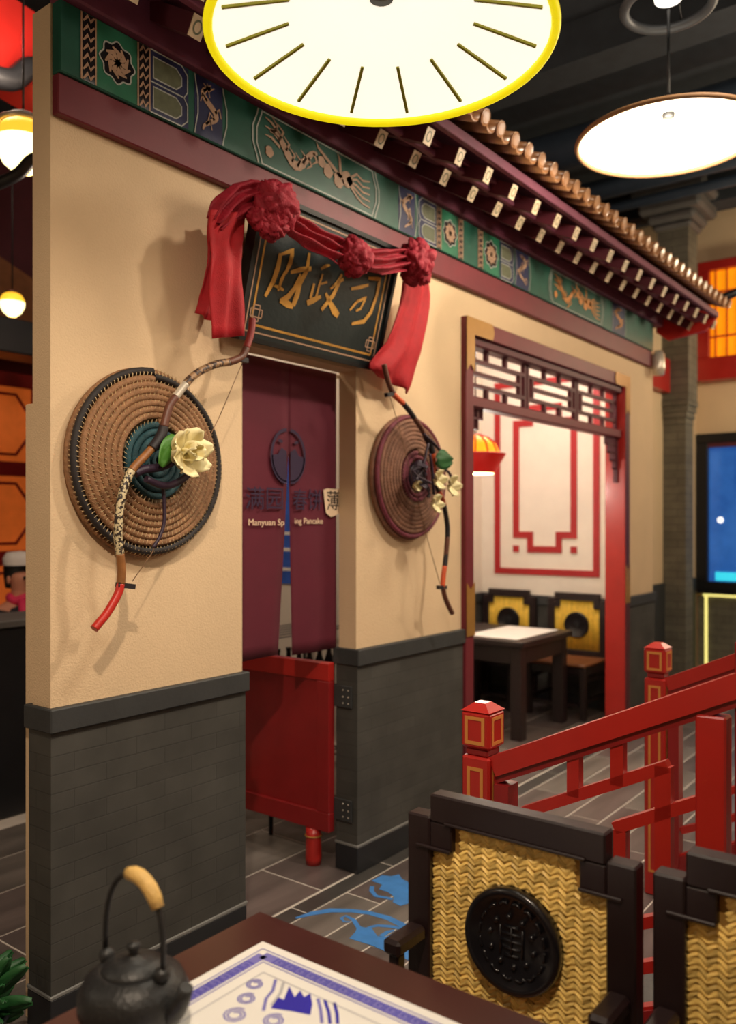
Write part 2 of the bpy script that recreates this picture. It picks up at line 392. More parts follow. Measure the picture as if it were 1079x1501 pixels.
# far wall with night window and amber lattice
XF = 9.5
wfar = MB(); wz0, wz1, wy1, wy0 = .92, 2.52, 2.70, .6
wfar.box((XF, -5, 2.55), (XF + .1, 7.2, Z_CEIL)); wfar.box((XF, 2.74, 0), (XF + .1, 7.2, 2.55)); wfar.box((XF, -5, 0), (XF + .1, .5, 2.55)); wfar.box((XF, .5, 0), (XF + .1, 2.74, .86))
wfo = structure(wfar, 'wall_far', 'plaster', label='cream far wall around the night window')
MB().box((XF - .03, -3, 0), (XF, 2.72, .80)).build('brick_dado', 'brick2', wfo)
MB().box((XF - .06, -3, .80), (XF - .03, 2.66, .83)).build('cove_strip', 'cove', wfo)
MB().box((XF - .05, 2.62, .02), (XF - .03, 2.645, .80)).build('cove_strip', 'cove', wfo)
MB().box((XF - .09, -3, .83), (XF, 2.72, .86)).build('sill', 'blackmetal', wfo)
w1 = thing('window_1', (XF, 1.6, .86), 'large black framed window onto blue night', kind='structure')
MB().box((XF + .03, .5, .86), (XF + .05, 2.74, 2.55)).build('pane', 'night', w1)
for a, b in (((XF - .05, .5, .86), (XF + .04, 2.74, .96)), ((XF - .05, .5, 2.45), (XF + .04, 2.74, 2.55)), ((XF - .05, 2.62, .96), (XF + .04, 2.74, 2.45)), ((XF - .05, .5, .96), (XF + .04, .6, 2.45)), ((XF - .02, 1.58, .96), (XF + .04, 1.64, 2.45))):
    MB().bbox(a, b, .005).build('frame', 'blackmetal', w1)
MB().box((XF - .03, .6, 2.40), (XF - .0, 2.62, 2.45)).build('frame_strip', 'maroon_dk', w1)
MB().box((XF + .005, 2.0, .97), (XF + .028, 2.55, 1.06)).build('outdoor_glow', 'nightglow', w1)
MB().lathe([(.001, .01), (.032, .012), (.001, .022)], (XF, 2.50, 1.62), 16, 'X').build('outdoor_lamp', 'bulb', w1)
MB().box((XF - .02, 2.14, 2.0), (XF + .01, 2.30, 2.34)).build('hanging_tag', 'maroon_dk', w1)
# amber lattice light box above the window
lb = thing('lattice_light_box', (XF - .1, 1.75, 3.2), 'red framed light box with glowing amber lattice above the night window', 'light box')
MB().box((XF - .12, 1.0, 3.28), (XF - .10, 2.58, 4.3)).build('glowing_panel', 'pane_hot', lb)
for a, b in (((XF - .2, 1.0, 3.1), (XF, 2.68, 3.34)), ((XF - .2, 1.0, 4.26), (XF, 2.68, 4.36)), ((XF - .2, 2.56, 3.34), (XF, 2.68, 4.26)), ((XF - .2, .94, 3.1), (XF, 1.04, 4.36))):
    MB().bbox(a, b, .008).build('frame', 'red', lb)
for i in range(13): MB().box((XF - .15, 1.12 + i * .115, 3.34), (XF - .13, 1.135 + i * .115, 4.26)).build('lattice_bar', 'bow_orange', lb)
for z in (3.55, 3.95, 4.02): MB().box((XF - .155, 1.04, z), (XF - .135, 2.56, z + .02)).build('lattice_bar', 'bow_orange', lb)
# return wall + brick column at the end of the facade
structure(MB().box((XR + .004, 2.74, 0), (XF, 2.84, 3.6)), 'wall_return', 'plaster', label='cream wall set back beside the grey brick column')
MB().box((XR + .01, 2.72, 0), (XF - .1, 2.739, 1.0)).build('baseboard_return', 'cap', None, 'black wainscot on the set back wall', kind='structure')
MB().box((XR + .3, 2.66, 2.86), (XF - .9, 2.739, 3.18)).build('red_beam', 'red', None, 'short bright red beam on the set back wall beside the brick column', 'beam')
cp = atZ(993, 765 + 1.6 * F_PX / 8.35, 0); cxx, cyy = cp.x, cp.y
colm = thing('brick_column', (cxx, cyy, 0), 'tall grey brick column with stepped band and stone capital', 'column')
MB().box((cxx - .115, cyy - .115, 0), (cxx + .115, cyy + .115, 2.55)).build('shaft', 'brick2', colm)
for i in range(4): MB().bbox((cxx - .12 - i * .012, cyy - .12 - i * .012, 2.55 + i * .06), (cxx + .12 + i * .012, cyy + .12 + i * .012, 2.608 + i * .06), .004).build('corbel_course', 'brick2', colm)
MB().box((cxx - .15, cyy - .15, 2.79), (cxx + .15, cyy + .15, 4.45)).build('upper_shaft', 'brick2', colm)
for i, (h, e) in enumerate(((.06, .19), (.09, .23), (.14, .30), (.09, .36))):
    z = 4.45 + sum(q[0] for q in ((.06, 0), (.09, 0), (.14, 0), (.09, 0))[:i])
    MB().bbox((cxx - e, cyy - e, z), (cxx + e, cyy + e, z + h), .03).build('capital_course', 'stone', colm)
MB().box((cxx - .25, cyy - .25, 4.83), (cxx + .25, cyy + .25, Z_CEIL)).build('ceiling_block', 'stone', colm)
# alcove: room behind the lattice frame
AX0, AX1, AY1 = XA0 - .04, 6.95, 3.955
structure(MB().box((AX1, FB + .021, 0), (AX1 + .08, AY1 + .08, 3.3)), 'wall_alcove_end', 'white', label='white alcove wall with red fret trim')
structure(MB().box((AX0 - .08, AY1, 0), (AX1, AY1 + .08, 3.3)), 'wall_alcove_back', 'white', label='white back wall of the dining alcove')
structure(MB().box((AX0 - .08, FB + .004, 0), (AX0, AY1, 3.3)), 'wall_alcove_side', 'white', label='white wall between kitchen and dining alcove')
structure(MB().box((AX0 - .08, FB + .004, 3.22), (AX1 + .08, AY1 + .08, 3.3)), 'ceiling_alcove', 'white', label='white ceiling of the dining alcove')
we = bpy.data.objects['wall_alcove_end']; wb = bpy.data.objects['wall_alcove_back']
MB().box((AX1 - .015, FB + .03, .1), (AX1, AY1, .86)).build('wainscot', 'brick', we)
MB().bbox((AX1 - .035, FB + .03, .86), (AX1, AY1, .945), .004).build('wainscot_cap', 'cap', we)
MB().bbox((AX1 - .025, FB + .03, 0), (AX1, AY1, .1), .004).build('plinth', 'plinth', we)
MB().box((AX0, AY1 - .015, .1), (AX1 - .036, AY1, .86)).build('wainscot', 'brick', wb)
MB().bbox((AX0, AY1 - .035, .86), (AX1 - .036, AY1, .945), .004).build('wainscot_cap', 'cap', wb)
tx = AX1 - .014
def fret(z0, z1, ya, yb, par, wd=.055):
    MB().box((tx, ya, z0), (AX1, ya + wd, z1)).build('fret_strip', 'redline', par); MB().box((tx, yb - wd, z0), (AX1, yb, z1)).build('fret_strip', 'redline', par)
    MB().box((tx, ya + wd, z0), (AX1, yb - wd, z0 + wd)).build('fret_strip', 'redline', par); MB().box((tx, ya + wd, z1 - wd), (AX1, yb - wd, z1)).build('fret_strip', 'redline', par)
fret(1.125, 2.88, 2.81, 3.82, we)
ya, yb, wd = 3.015, 3.63, .058
za, zb = 1.455, 2.52
for y in (ya, yb - wd): MB().box((tx, y, za), (AX1, y + wd, zb)).build('fret_strip', 'redline', we)
for s, z in ((-1, za), (1, zb)):
    zz = z if s < 0 else z - wd
    MB().box((tx, ya + wd, zz), (AX1, ya + .14 + wd, zz + wd)).build('fret_strip', 'redline', we)
    MB().box((tx, yb - .14 - wd, zz), (AX1, yb - wd, zz + wd)).build('fret_strip', 'redline', we)
    ze = z + s * .13
    for y in (ya + .14, yb - .14 - wd): MB().box((tx, y, min(zz + (wd if s > 0 else 0), ze)), (AX1, y + wd, max(zz + (wd if s > 0 else 0), ze))).build('fret_strip', 'redline', we)
    MB().box((tx, ya + .14 + wd, ze if s < 0 else ze - wd), (AX1, yb - .14 - wd, ze + wd if s < 0 else ze)).build('fret_strip', 'redline', we)
    for y in (ya, yb - wd): MB().box((tx, y, z + s * .07 - (wd if s < 0 else 0)), (AX1, y + wd, z + s * .07 + (wd if s > 0 else 0))).build('fret_block', 'redline', we)
ty = AY1 - .014
for x0, x1, z0, z1 in ((6.70, 6.755, 1.125, 2.88), (5.3, 5.355, 1.125, 2.88), (5.355, 6.70, 1.125, 1.18), (5.355, 6.70, 2.825, 2.88)):
    MB().box((x0, ty, z0), (x1, AY1, z1)).build('fret_strip', 'redline', wb)
# ducts and beams on the ceiling
for i, (x, y0, y1, r) in enumerate(((6.6, -3, 5.5, .16), (7.5, -3, 5.5, .09), (7.9, -3, 5.5, .05))):
    d = MB().tube([(x, y0, 4.70 - i * .04), (x, y1, 4.70 - i * .04)], r, 16)
    d.build('ceiling_duct', 'duct', None, ['thick blue grey air duct running under the black ceiling', 'medium blue grey pipe beside the thick air duct', 'thin blue grey pipe under the black ceiling'][i], 'duct')
for i, x in enumerate((5.4, 8.6)):
    MB().box((x, -4.9, 4.72), (x + .3, 7.1, 4.998)).build('ceiling_beam', 'ceiling', None, ['black ceiling beam nearer the thick air duct', 'black ceiling beam nearer the brick column'][i], 'beam')

# ================================================================== beams over the facade
BX0, BX1 = XL + .004, XR - .12
MB().bbox((BX0, FY - .035, Z_BEAM), (BX1, FY - .001, Z_FR), .004).build('red_beam', 'maroon', None, 'long plain maroon beam under the painted frieze', 'beam')
fz = thing('painted_frieze', ((BX0 + BX1) / 2, FY, Z_FR), 'long green frieze beam painted with dragons, medallions and navy panels', 'frieze')
FS = FY - .045                                          # front face of the frieze
MB().bbox((BX0, FS, Z_FR + .001), (BX1, FY - .001, Z_FT), .004).build('beam_body', 'green', fz)
def fx(px): return XY(px, FS)
def V(v): return Z_FR + .006 + v * (Z_FT - Z_FR - .012)
NF = (0, -1, 0)
def fpoly(pts, m, name, lay=1): MB().prism([(x, FS - .0006 * lay, z) for x, z in pts], (0, -.0006, 0)).build(name, m, fz)
def frect(x0, x1, v0, v1, m, name, lay=1): fpoly([(x0, V(v0)), (x1, V(v0)), (x1, V(v1)), (x0, V(v1))], m, name, lay)
def flines(lines, m, name, wd=.004, lay=3):
    b = MB()
    for L in lines: b.ribbon([(x, FS - .0006 * lay, z) for x, z in L], wd, NF, .0008)
    b.build(name, m, fz)
def zig(x, d=.03, side=1):                                # scalloped vertical edge
    return [(x, V(0)), (x + side * d * .2, V(.1)), (x + side * d, V(.5) - .03), (x + side * d, V(.5) + .03), (x + side * d * .2, V(.9)), (x, V(1))]
def zigline(x, d, side):
    for e in (0, .022): flines([[(a + e, b) for a, b in zig(x, d, side)]], 'pale', 'zigzag_outline', .006)
def scrolls(x0, x1, v0, v1, m, name, k, seed, wd=.010):   # curling brush motif
    rnd = random.Random(seed); b = MB(); sx = (x1 - x0); zc = V((v0 + v1) / 2); hz = (V(v1) - V(v0)) / 2
    for i in range(k):
        cx = x0 + sx * (i + .5) / k; cz = zc + rnd.uniform(-.35, .35) * hz; r0 = min(sx / k, hz) * rnd.uniform(.45, .75); a0 = rnd.uniform(0, 6.28); sg = rnd.choice((-1, 1)); pts = []; ws = []
        for j in range(14):
            q = j / 13; a = a0 + sg * q * 5.2; r = r0 * (1 - .72 * q)
            pts.append((cx + math.cos(a) * r, FS - .0026, max(V(v0), min(V(v1), cz + math.sin(a) * r)))); ws.append(wd * (.5 + 1.1 * math.sin(PI * min(1, q * .9 + .1))))
        b.ribbon(pts, ws, NF, .0008)
    b.build(name, m, fz)
def dragon(x0, x1, seed, m='dust'):
    rnd = random.Random(seed); b = MB(); cx = (x0 + x1) / 2; hw = (x1 - x0) / 2; pts, ws = [], []
    for j in range(30):
        q = j / 29; pts.append((cx + hw * .52 * math.sin(q * 8.2 + seed), FS - .0026, V(.9 - .78 * q))); ws.append(.007 + .018 * math.sin(PI * min(1, .15 + q * .85)))
    b.ribbon(pts, ws, NF, .0008)
    for j in range(5, 28, 5):
        p = pts[j]; sg = 1 if j % 2 else -1
        b.ribbon([p, (p[0] + sg * hw * .35, p[1], p[2] + .02), (p[0] + sg * hw * .5, p[1], p[2] - .012)], [.012, .009, .004], NF, .0008)
    hx, _, hz = pts[1]
    for a in (-.9, -.3, .3, .9): b.ribbon([(hx, FS - .0026, hz - .01), (hx + a * hw * .5, FS - .0026, hz + .006 + .01 * (1 - abs(a)))], [.012, .003], NF, .0008)
    b.build('painted_dragon', m, fz)
def band(px0, px1, seed):
    x0, x1 = fx(px0), fx(px1); frect(x0, x1, 0, 1, 'blackrelief', 'pattern_band')
    flines([[(x0, V(0)), (x0, V(1))], [(x1, V(0)), (x1, V(1))]], 'dust', 'band_edge', .006)
    b = MB(); rnd = random.Random(seed); k = 7; cx = (x0 + x1) / 2; hw = (x1 - x0) / 2 - .006
    for i in range(k):
        z = V((i + .5) / k)
        b.ribbon([(cx - hw, FS - .0026, z - .012), (cx - hw * .2, FS - .0026, z + .010), (cx + hw * .3, FS - .0026, z - .006), (cx + hw, FS - .0026, z + .012)], [.005, .012, .011, .005], NF, .0008)
    b.build('band_scroll', 'dust', fz)
def medallion(px0, px1, seed):
    x0, x1 = fx(px0), fx(px1); frect(x0, x1, 0, 1, 'jade', 'medallion_field'); cx, cz = (x0 + x1) / 2, V(.5); R = min((x1 - x0) * .40, .082)
    def lob(r): return [(cx + r * (1 + .09 * math.cos(8 * a)) * math.cos(a), cz + r * (1 + .09 * math.cos(8 * a)) * math.sin(a)) for a in [2 * PI * i / 48 for i in range(48)]]
    fpoly(lob(R), 'blackrelief', 'medallion', 2); flines([lob(R) + [lob(R)[0]]], 'pale', 'medallion_outline', .005)
    b = MB(); rnd = random.Random(seed)
    for i in range(9):
        a = 2 * PI * i / 9; q = (cx + math.cos(a) * R * .5, FS - .0030, cz + math.sin(a) * R * .5)
        b.ribbon([(cx, FS - .0030, cz), q, (cx + math.cos(a + .6) * R * .78, FS - .003, cz + math.sin(a + .6) * R * .78)], [.012, .02, .006], NF, .0008)
    b.build('medallion_flower', 'dust', fz)
def striped(px0, px1, flip=False):
    x0, x1 = fx(px0), fx(px1); frect(x0, x1, 0, 1, 'navy', 'striped_field')
    d = .16 * (x1 - x0); sx = (lambda x: x0 + x1 - x) if flip else (lambda x: x)
    L = []
    for v0, v1 in ((.08, .42), (.56, .9)):
        P = [(sx(x0 + .012), V(v0)), (sx(x1 - 2.1 * d), V(v0)), (sx(x1 - 1.2 * d), V(v0 + .1)), (sx(x1 - 1.2 * d), V(v1 - .1)), (sx(x1 - 2.1 * d), V(v1)), (sx(x0 + .012), V(v1))]
        fpoly(P, 'olive', 'lozenge', 2); L.append(P + [P[0]])
    L.append([(sx(x0), V(.49)), (sx(x1 - d), V(.49))]); L.append([(sx(x), z) for x, z in [(x0, V(0)), (x1 - d * 1.2, V(.0)), (x1 - .2 * d, V(.12)), (x1 - .2 * d, V(.38)), (x1 - .8 * d, V(.49)), (x1 - .2 * d, V(.6)), (x1 - .2 * d, V(.88)), (x1 - d * 1.2, V(1)), (x0, V(1))]])
    flines(L, 'pale', 'stripe_outline', .0045)
def dragonpanel(px0, px1, seed, m='dust'):
    x0, x1 = fx(px0), fx(px1); frect(x0, x1, 0, 1, 'navy', 'dragon_field'); [flines([zig(*q)], 'pale', 'zigzag_outline', .0045) for q in ((x1, .02, 1), (x0, .015, 1))]; dragon(x0 + .01, x1 - .004, seed, m)
def longpanel(px0, px1, seed, m='dust'):
    x0, x1 = fx(px0), fx(px1); zigline(x0 - .022, .03, -1); zigline(x1, .03, 1)
    flines([[(x0, V(.02)), (x1, V(.02))], [(x0, V(.98)), (x1, V(.98))]], 'pale', 'panel_outline', .005)
    rnd = random.Random(seed); b = MB(); L = x1 - x0                        # dragon facing phoenix
    pts = []; ws = []
    for j in range(26):
        q = j / 25; pts.append((x0 + L * (.06 + .40 * q), FS - .0026, V(.5 + .22 * math.sin(q * 7 + 1.0)))); ws.append(.012 + .030 * math.sin(PI * q) * (1 if j % 2 else .75))
    b.ribbon(pts, ws, NF, .0008)
    for j in range(2, 25, 3):
        p = pts[j]; sg = 1 if rnd.random() > .5 else -1
        b.ribbon([p, (p[0] + .02, p[1], p[2] + sg * .03), (p[0] - .012, p[1], p[2] + sg * .052)], [.014, .012, .003], NF, .0008)
    for k in range(3): b.ribbon([(x0 + L * .14, FS - .0026, V(.72 - k * .12)), (x0 + L * .07, FS - .0026, V(.86 - k * .14)), (x0 + L * .02, FS - .0026, V(.9 - k * .16))], [.013, .011, .003], NF, .0008)
    def disc(cx, cz, r): b.prism([(cx + r * (1 + .15 * math.cos(5 * a)) * math.cos(a), FS - .0026, cz + r * math.sin(a)) for a in [2 * PI * i / 20 for i in range(20)]], (0, -.0008, 0))
    disc(x0 + L * .055, V(.30), .022); disc(x0 + L * .5, V(.62), .024); disc(x0 + L * .56, V(.5), .03); disc(x0 + L * .66, V(.42), .034); disc(x0 + L * .74, V(.52), .036)
    for k in range(5): b.ribbon([(x0 + L * .74, FS - .0026, V(.52)), (x0 + L * .84, FS - .0026, V(.74 - k * .12)), (x0 + L * .9, FS - .0026, V(.66 - k * .12)), (x0 + L * .975, FS - .0026, V(.72 - k * .14))], [.014, .010, .009, .005], NF, .0008)
    for a in (.55, .35): b.ribbon([(x0 + L * .68, FS - .0026, V(.5)), (x0 + L * (a + .12), FS - .0026, V(.86)), (x0 + L * (a + .10), FS - .0026, V(.95))], [.018, .014, .003], NF, .0008)
    b.build('painted_dragon_and_phoenix', m, fz)
band(119, 140, 1); medallion(141, 201, 2); band(202, 219, 3); striped(220, 276); dragonpanel(285, 326, 3); longpanel(384, 545, 5)
dragonpanel(584, 608, 2, 'dust'); striped(613, 639, True); band(640, 646, 4); medallion(647, 671, 3); band(672, 678, 6)
band(701, 707, 7); medallion(708, 731, 5); striped(733, 753); dragonpanel(755, 775, 6); longpanel(810, 880, 8, 'goldpaint'); dragonpanel(897, 916, 9, 'goldpaint')

# ================================================================== tiled eave
EX0, EX1 = XL + .02, 7.16
ev = thing('tiled_eave', ((EX0 + EX1) / 2, 2.2, 3.2), 'small tiled eave with two rows of painted rafter ends above the frieze', 'eave')
MB().bbox((EX0, FY - .075, Z_FT + .001), (EX1 - .1, FY + .04, 3.36), .006).build('purlin', 'purple', ev)
MB().prism([(EX0, 2.40, 3.375), (EX0, 2.40, 3.40), (EX0, 2.02, 3.285), (EX0, 2.02, 3.262)], (EX1 - EX0, 0, 0)).build('lower_deck', 'purple', ev)
MB().prism([(EX0, 2.40, 3.46), (EX0, 2.40, 3.485), (EX0, 1.90, 3.300), (EX0, 1.90, 3.278)], (EX1 - EX0, 0, 0)).build('upper_deck', 'purple', ev)
MB().bbox((EX0, 2.055, 3.236), (EX1, 2.085, 3.268), .003).build('eave_board', 'purple', ev)
MB().bbox((EX0, 1.895, 3.252), (EX1, 1.925, 3.296), .003).build('fascia_board', 'purple', ev)
def raft(x, p, q, wd, ht, nm):
    o = MB().bar((x, p[0], p[1]), (x, q[0], q[1]), wd, ht).build(nm, 'maroon_dk', ev)
    d = (Vector((0, q[0], q[1])) - Vector((0, p[0], p[1]))).normalized(); e = Vector((x, q[0], q[1]))
    MB().bar(e, e + d * .004, wd + .002, ht + .002).build('painted_end', 'beamend', o)
    up = Vector((0, -d.z, d.y)); up = up if up.z > 0 else -up
    b = MB(); s = .5
    k = [e + d * .0045 + Vector((1, 0, 0)) * (wd * s * math.cos(a) * .6) + up * (ht * s * math.sin(a) * .6) for a in [2 * PI * i / 12 for i in range(13)]]
    b.ribbon(k, .006, d, .0004); b.build('end_motif', 'olive', o)
x = 1.84 - .25
xi = x
while xi < EX1 - .05:
    if xi > EX0 + .03:
        raft(xi, (2.36, 3.355), (2.10, 3.200), .052, .066, 'rafter')
        raft(xi + .125, (2.20, 3.330), (1.945, 3.212), .050, .066, 'flying_rafter')
    xi += .25
# roof tiles: semicircular cover tiles in rows down the slope, pan tiles between
def arc_tile(r, l, th=.012, n=8, up=True):
    me = MB(); vs = []
    for yy in (0, l):
        for rr in (r, r - th):
            for k in range(n + 1):
                a = PI * k / n; vs.append((math.cos(a) * rr, yy, (math.sin(a) * rr) * (1 if up else -1)))
    m = n + 1; fs = []
    for k in range(n):
        fs += [(k, k + 1, 2 * m + k + 1, 2 * m + k), (m + k, 3 * m + k, 3 * m + k + 1, m + k + 1), (k, m + k, m + k + 1, k + 1), (2 * m + k, 2 * m + k + 1, 3 * m + k + 1, 3 * m + k)]
    fs += [(0, 2 * m, 3 * m, m), (n, m + n, 3 * m + n, 2 * m + n)]
    me.add(vs, fs, True); return me
def tile_data(nm, r, l, up):
    t = arc_tile(r, l, up=up); me = bpy.data.meshes.new(nm); me.from_pydata(t.v, [], t.f); me.polygons.foreach_set('use_smooth', t.sm); me.materials.append(M['rooftile']); return me
T_C, T_P = tile_data('cover_tile', .034, .21, True), tile_data('pan_tile', .046, .21, False)
disc = MB().lathe([(.0005, -.006), (.024, -.007), (.029, -.004), (.035, -.006), (.035, 0), (.0005, 0)], (0, 0, 0), 16, 'Y', False)
T_D = bpy.data.meshes.new('tile_end_disc'); T_D.from_pydata(disc.v, [], disc.f); T_D.materials.append(M['rooftile'])
slope = math.atan2(.185, .50)
i = 0; tx0 = EX0 + .05
while tx0 + i * .135 < EX1:
    xx = tx0 + i * .135
    for k in range(3):
        y = 1.800 + k * .19; z = 3.302 + k * .19 * math.tan(slope)
        for nm, me, dx, dz in (('cover_tile', T_C, 0, .030), ('pan_tile', T_P, .0675, .034)):
            if nm == 'pan_tile' and xx + dx > EX1: continue
            o = bpy.data.objects.new(nm, me); COL.objects.link(o); o.parent = ev
            o.location = Vector((xx + dx, y, z + dz - .002 * k)) - ORIGIN[ev.name]; o.rotation_euler = (slope, 0, 0)
        if k == 0:
            o = bpy.data.objects.new('tile_end_disc', T_D); COL.objects.link(o); o.parent = ev
            o.location = Vector((xx, y - .002, z + .03)) - ORIGIN[ev.name]; o.rotation_euler = (slope, 0, 0)
    i += 1
# upturned hip end with bright red gable board
MB().prism([(EX1, 1.90, 3.27), (EX1, 2.40, 3.44), (EX1, 2.40, 3.20), (EX1, 2.30, 3.12), (EX1, 2.0, 3.16)], (.03, 0, 0)).build('gable_board', 'red', ev)
MB().tube([(EX1 - .05, 2.40, 3.52), (EX1 + .03, 2.1, 3.46), (EX1 + .06, 1.88, 3.42), (EX1 + .10, 1.74, 3.47), (EX1 + .13, 1.68, 3.56)], [.05, .045, .04, .032, .02], 10).build('hip_ridge', 'blackmetal', ev)
bl = thing('globe_bulb_cluster', (6.9, 2.36, 3.60), 'pair of pale globe bulbs standing on the tiled eave', 'lamp')
MB().box((6.78, 2.30, 3.60), (7.05, 2.40, 3.64)).build('base', 'blackmetal', bl)
for x, z in ((6.83, 3.70), (6.99, 3.69)): MB().ball((x, 2.34, z), .05, 10).build('bulb', 'lantern_hot', bl)
sp = thing('wall_spotlight', (XR - .07, FY - .05, 2.8), 'small pale spotlight bracket at the end of the maroon beam', 'spotlight')
MB().lathe([(.0005, 0), (.045, .002), (.055, .06), (.05, .17), (.03, .20), (.0005, .20)], (XR - .07, FY - .07, 2.80), 18).build('housing', 'silver', sp)
MB().bbox((XR - .085, FY - .03, 2.86), (XR - .055, FY - .001, 2.98), .004).build('bracket', 'silver', sp)
# ================================================================== framed alcove opening
fr = thing('alcove_frame', ((XA0 + XA1) / 2, FY, 0), 'maroon door frame with brass corners and lattice transom around the dining alcove', 'frame')
FF, FBK = FY - .03, FB + .03
jw = .085
xl0, xl1, xr0, xr1 = XA0, XA0 + jw, XA1 - jw, XA1
zt0, zt1 = Z_OPEN - .075, Z_OPEN + .015
MB().bbox((xl0, FF, 0), (xl1, FBK, zt1), .004).build('jamb', 'maroon', fr)
MB().bbox((xr0, FF, 0), (xr1, FBK, zt1), .004).build('jamb', 'red', fr)  # bright red stands in for alcove lamplight on a maroon jamb
MB().bbox((xl1, FF, zt0), (xr0, FBK, zt1), .004).build('head', 'maroon', fr)
MB().bbox((xr0 + .001, FF - .004, 0), (xr1, FF - .0005, zt1), .001).build('jamb_front', 'maroon_dk', fr)  # added board keeps the front face its unlit maroon
def plate(pts, nm='brass_plate'): MB().prism([(x, FF - .0045, z) for x, z in pts], (0, -.003, 0)).build(nm, 'brass', fr)
for xa, xb, xi in ((xl0, xl1, xl1 + .20), (xr1, xr0, xr0 - .20)):
    sg = 1 if xi > xa else -1; xm = (xa + xb) / 2
    plate([(xa, zt1), (xa, 2.42), (xm, 2.46), (xb, 2.42), (xb, zt0), (xi, zt0), (xi + sg * .02, (zt0 + zt1) / 2), (xi, zt1)])
    plate([(xa, .98), (xb, .98), (xb, 1.27), (xm, 1.23), (xa, 1.27)])
# lattice transom
LY = FY + .03
za, zb = 2.30, zt0
def lbar(x0, z0, x1, z1, wd=.022, nm='lattice_bar', m='maroon_dk'):
    if abs(x1 - x0) > abs(z1 - z0): MB().box((x0, LY, z0 - wd / 2), (x1, LY + .03, z0 + wd / 2)).build(nm, m, fr)
    else: MB().box((x0 - wd / 2, LY + .001, z0), (x0 + wd / 2, LY + .029, z1)).build(nm, m, fr)
MB().bbox((xl1, FY - .005, za - .06), (xr0, FY + .075, za), .006).build('transom_rail', 'maroon', fr)
MB().bbox((xl1, FY - .01, zt0 - .045), (xr0, FY + .085, zt0 - .001), .006).build('transom_moulding', 'maroon_dk', fr)
zb = zt0 - .045
bay = (xr0 - xl1) / 3; hz = zb - za
for b in range(3):
    b0 = xl1 + b * bay; b1 = b0 + bay
    for e in (b0 + .02, b1 - .02): lbar(e, za, e, zb)
    i0, i1 = b0 + .085, b1 - .085
    for e in (i0, i1): lbar(e, za + hz * .25, e, za + hz * .75)
    for k in (.25, .75): lbar(b0 + .02, za + hz * k, b1 - .02, za + hz * k)
    lbar(i0, za + hz * .5, i1, za + hz * .5)
    for u in (.35, .65):
        x = b0 + bay * u; lbar(x, za, x, za + hz * .25); lbar(x, za + hz * .75, x, zb)
# stepped corner brackets
for x0, sg in ((xl1, 1), (xr0, -1)):
    c = .052
    for col in range(4):
        for row in range(4 - col):
            xa, xb = x0 + sg * col * c, x0 + sg * (col + 1) * c; zt = za - .06 - row * c * 1.15; zl = zt - c * 1.15
            b = MB(); q = .011
            b.box((xa, LY, zl), (xb, LY + .026, zl + q)).box((xb - sg * q, LY, zl), (xb, LY + .026, zt)).build('bracket_fret', 'maroon_dk', fr)
    MB().bbox((x0, LY - .005, za - .40), (x0 + sg * .02, LY + .03, za - .06), .003).build('bracket_post', 'maroon_dk', fr)

# ================================================================== doorway: half door, curtain
hd = thing('half_door', (XD1 - .03, FB + .03, 0), 'red panelled half door swung open into the kitchen doorway', 'door')
dx0, dx1, dy0, dy1, dz0, dz1 = XD1 - .053, XD1 - .013, FB + .016, FB + .70, .17, .95
MB().bbox((dx0, dy0, dz1 - .085), (dx1, dy1, dz1), .004).build('rail', 'red', hd); MB().bbox((dx0, dy0, dz0), (dx1, dy1, dz0 + .09), .004).build('rail', 'red_dk', hd)
MB().bbox((dx0, dy0, dz0 + .09), (dx1, dy0 + .075, dz1 - .085), .003).build('stile', 'red_dk', hd); MB().bbox((dx0, dy1 - .075, dz0 + .09), (dx1, dy1, dz1 - .085), .003).build('stile', 'red_dk', hd)
MB().box((dx0 + .012, dy0 + .075, dz0 + .09), (dx1 - .012, dy1 - .075, dz1 - .085)).build('panel', 'red_dk', hd)
MB().lathe([(.0005, 0), (.036, 0), (.038, .03), (.036, .125), (.036, .17), (.0005, .17)], (dx0 + .018, dy0 + .11, 0), 18).build('foot', 'red', hd)
MB().tube([(dx0 + .018 + .0385 * math.cos(a), dy0 + .11 + .0385 * math.sin(a), .135) for a in [2 * PI * i / 20 for i in range(20)]], .004, 6, True).build('brass_ring', 'brass', hd)
for z in (.80, .28):
    hg = MB().bbox((XD1 - .0205, FY + .012, z - .05), (XD1 - .0125, FB + .0155, z + .05), .002).build('hinge', 'cap', hd)
    for yy in (FY + .03, FY + .06):
        for k in (-.03, .0, .03): MB().ball((XD1 - .0205, yy, z + k), .0035, 6).build('screw', 'silver', hg)
CY = FB + .012
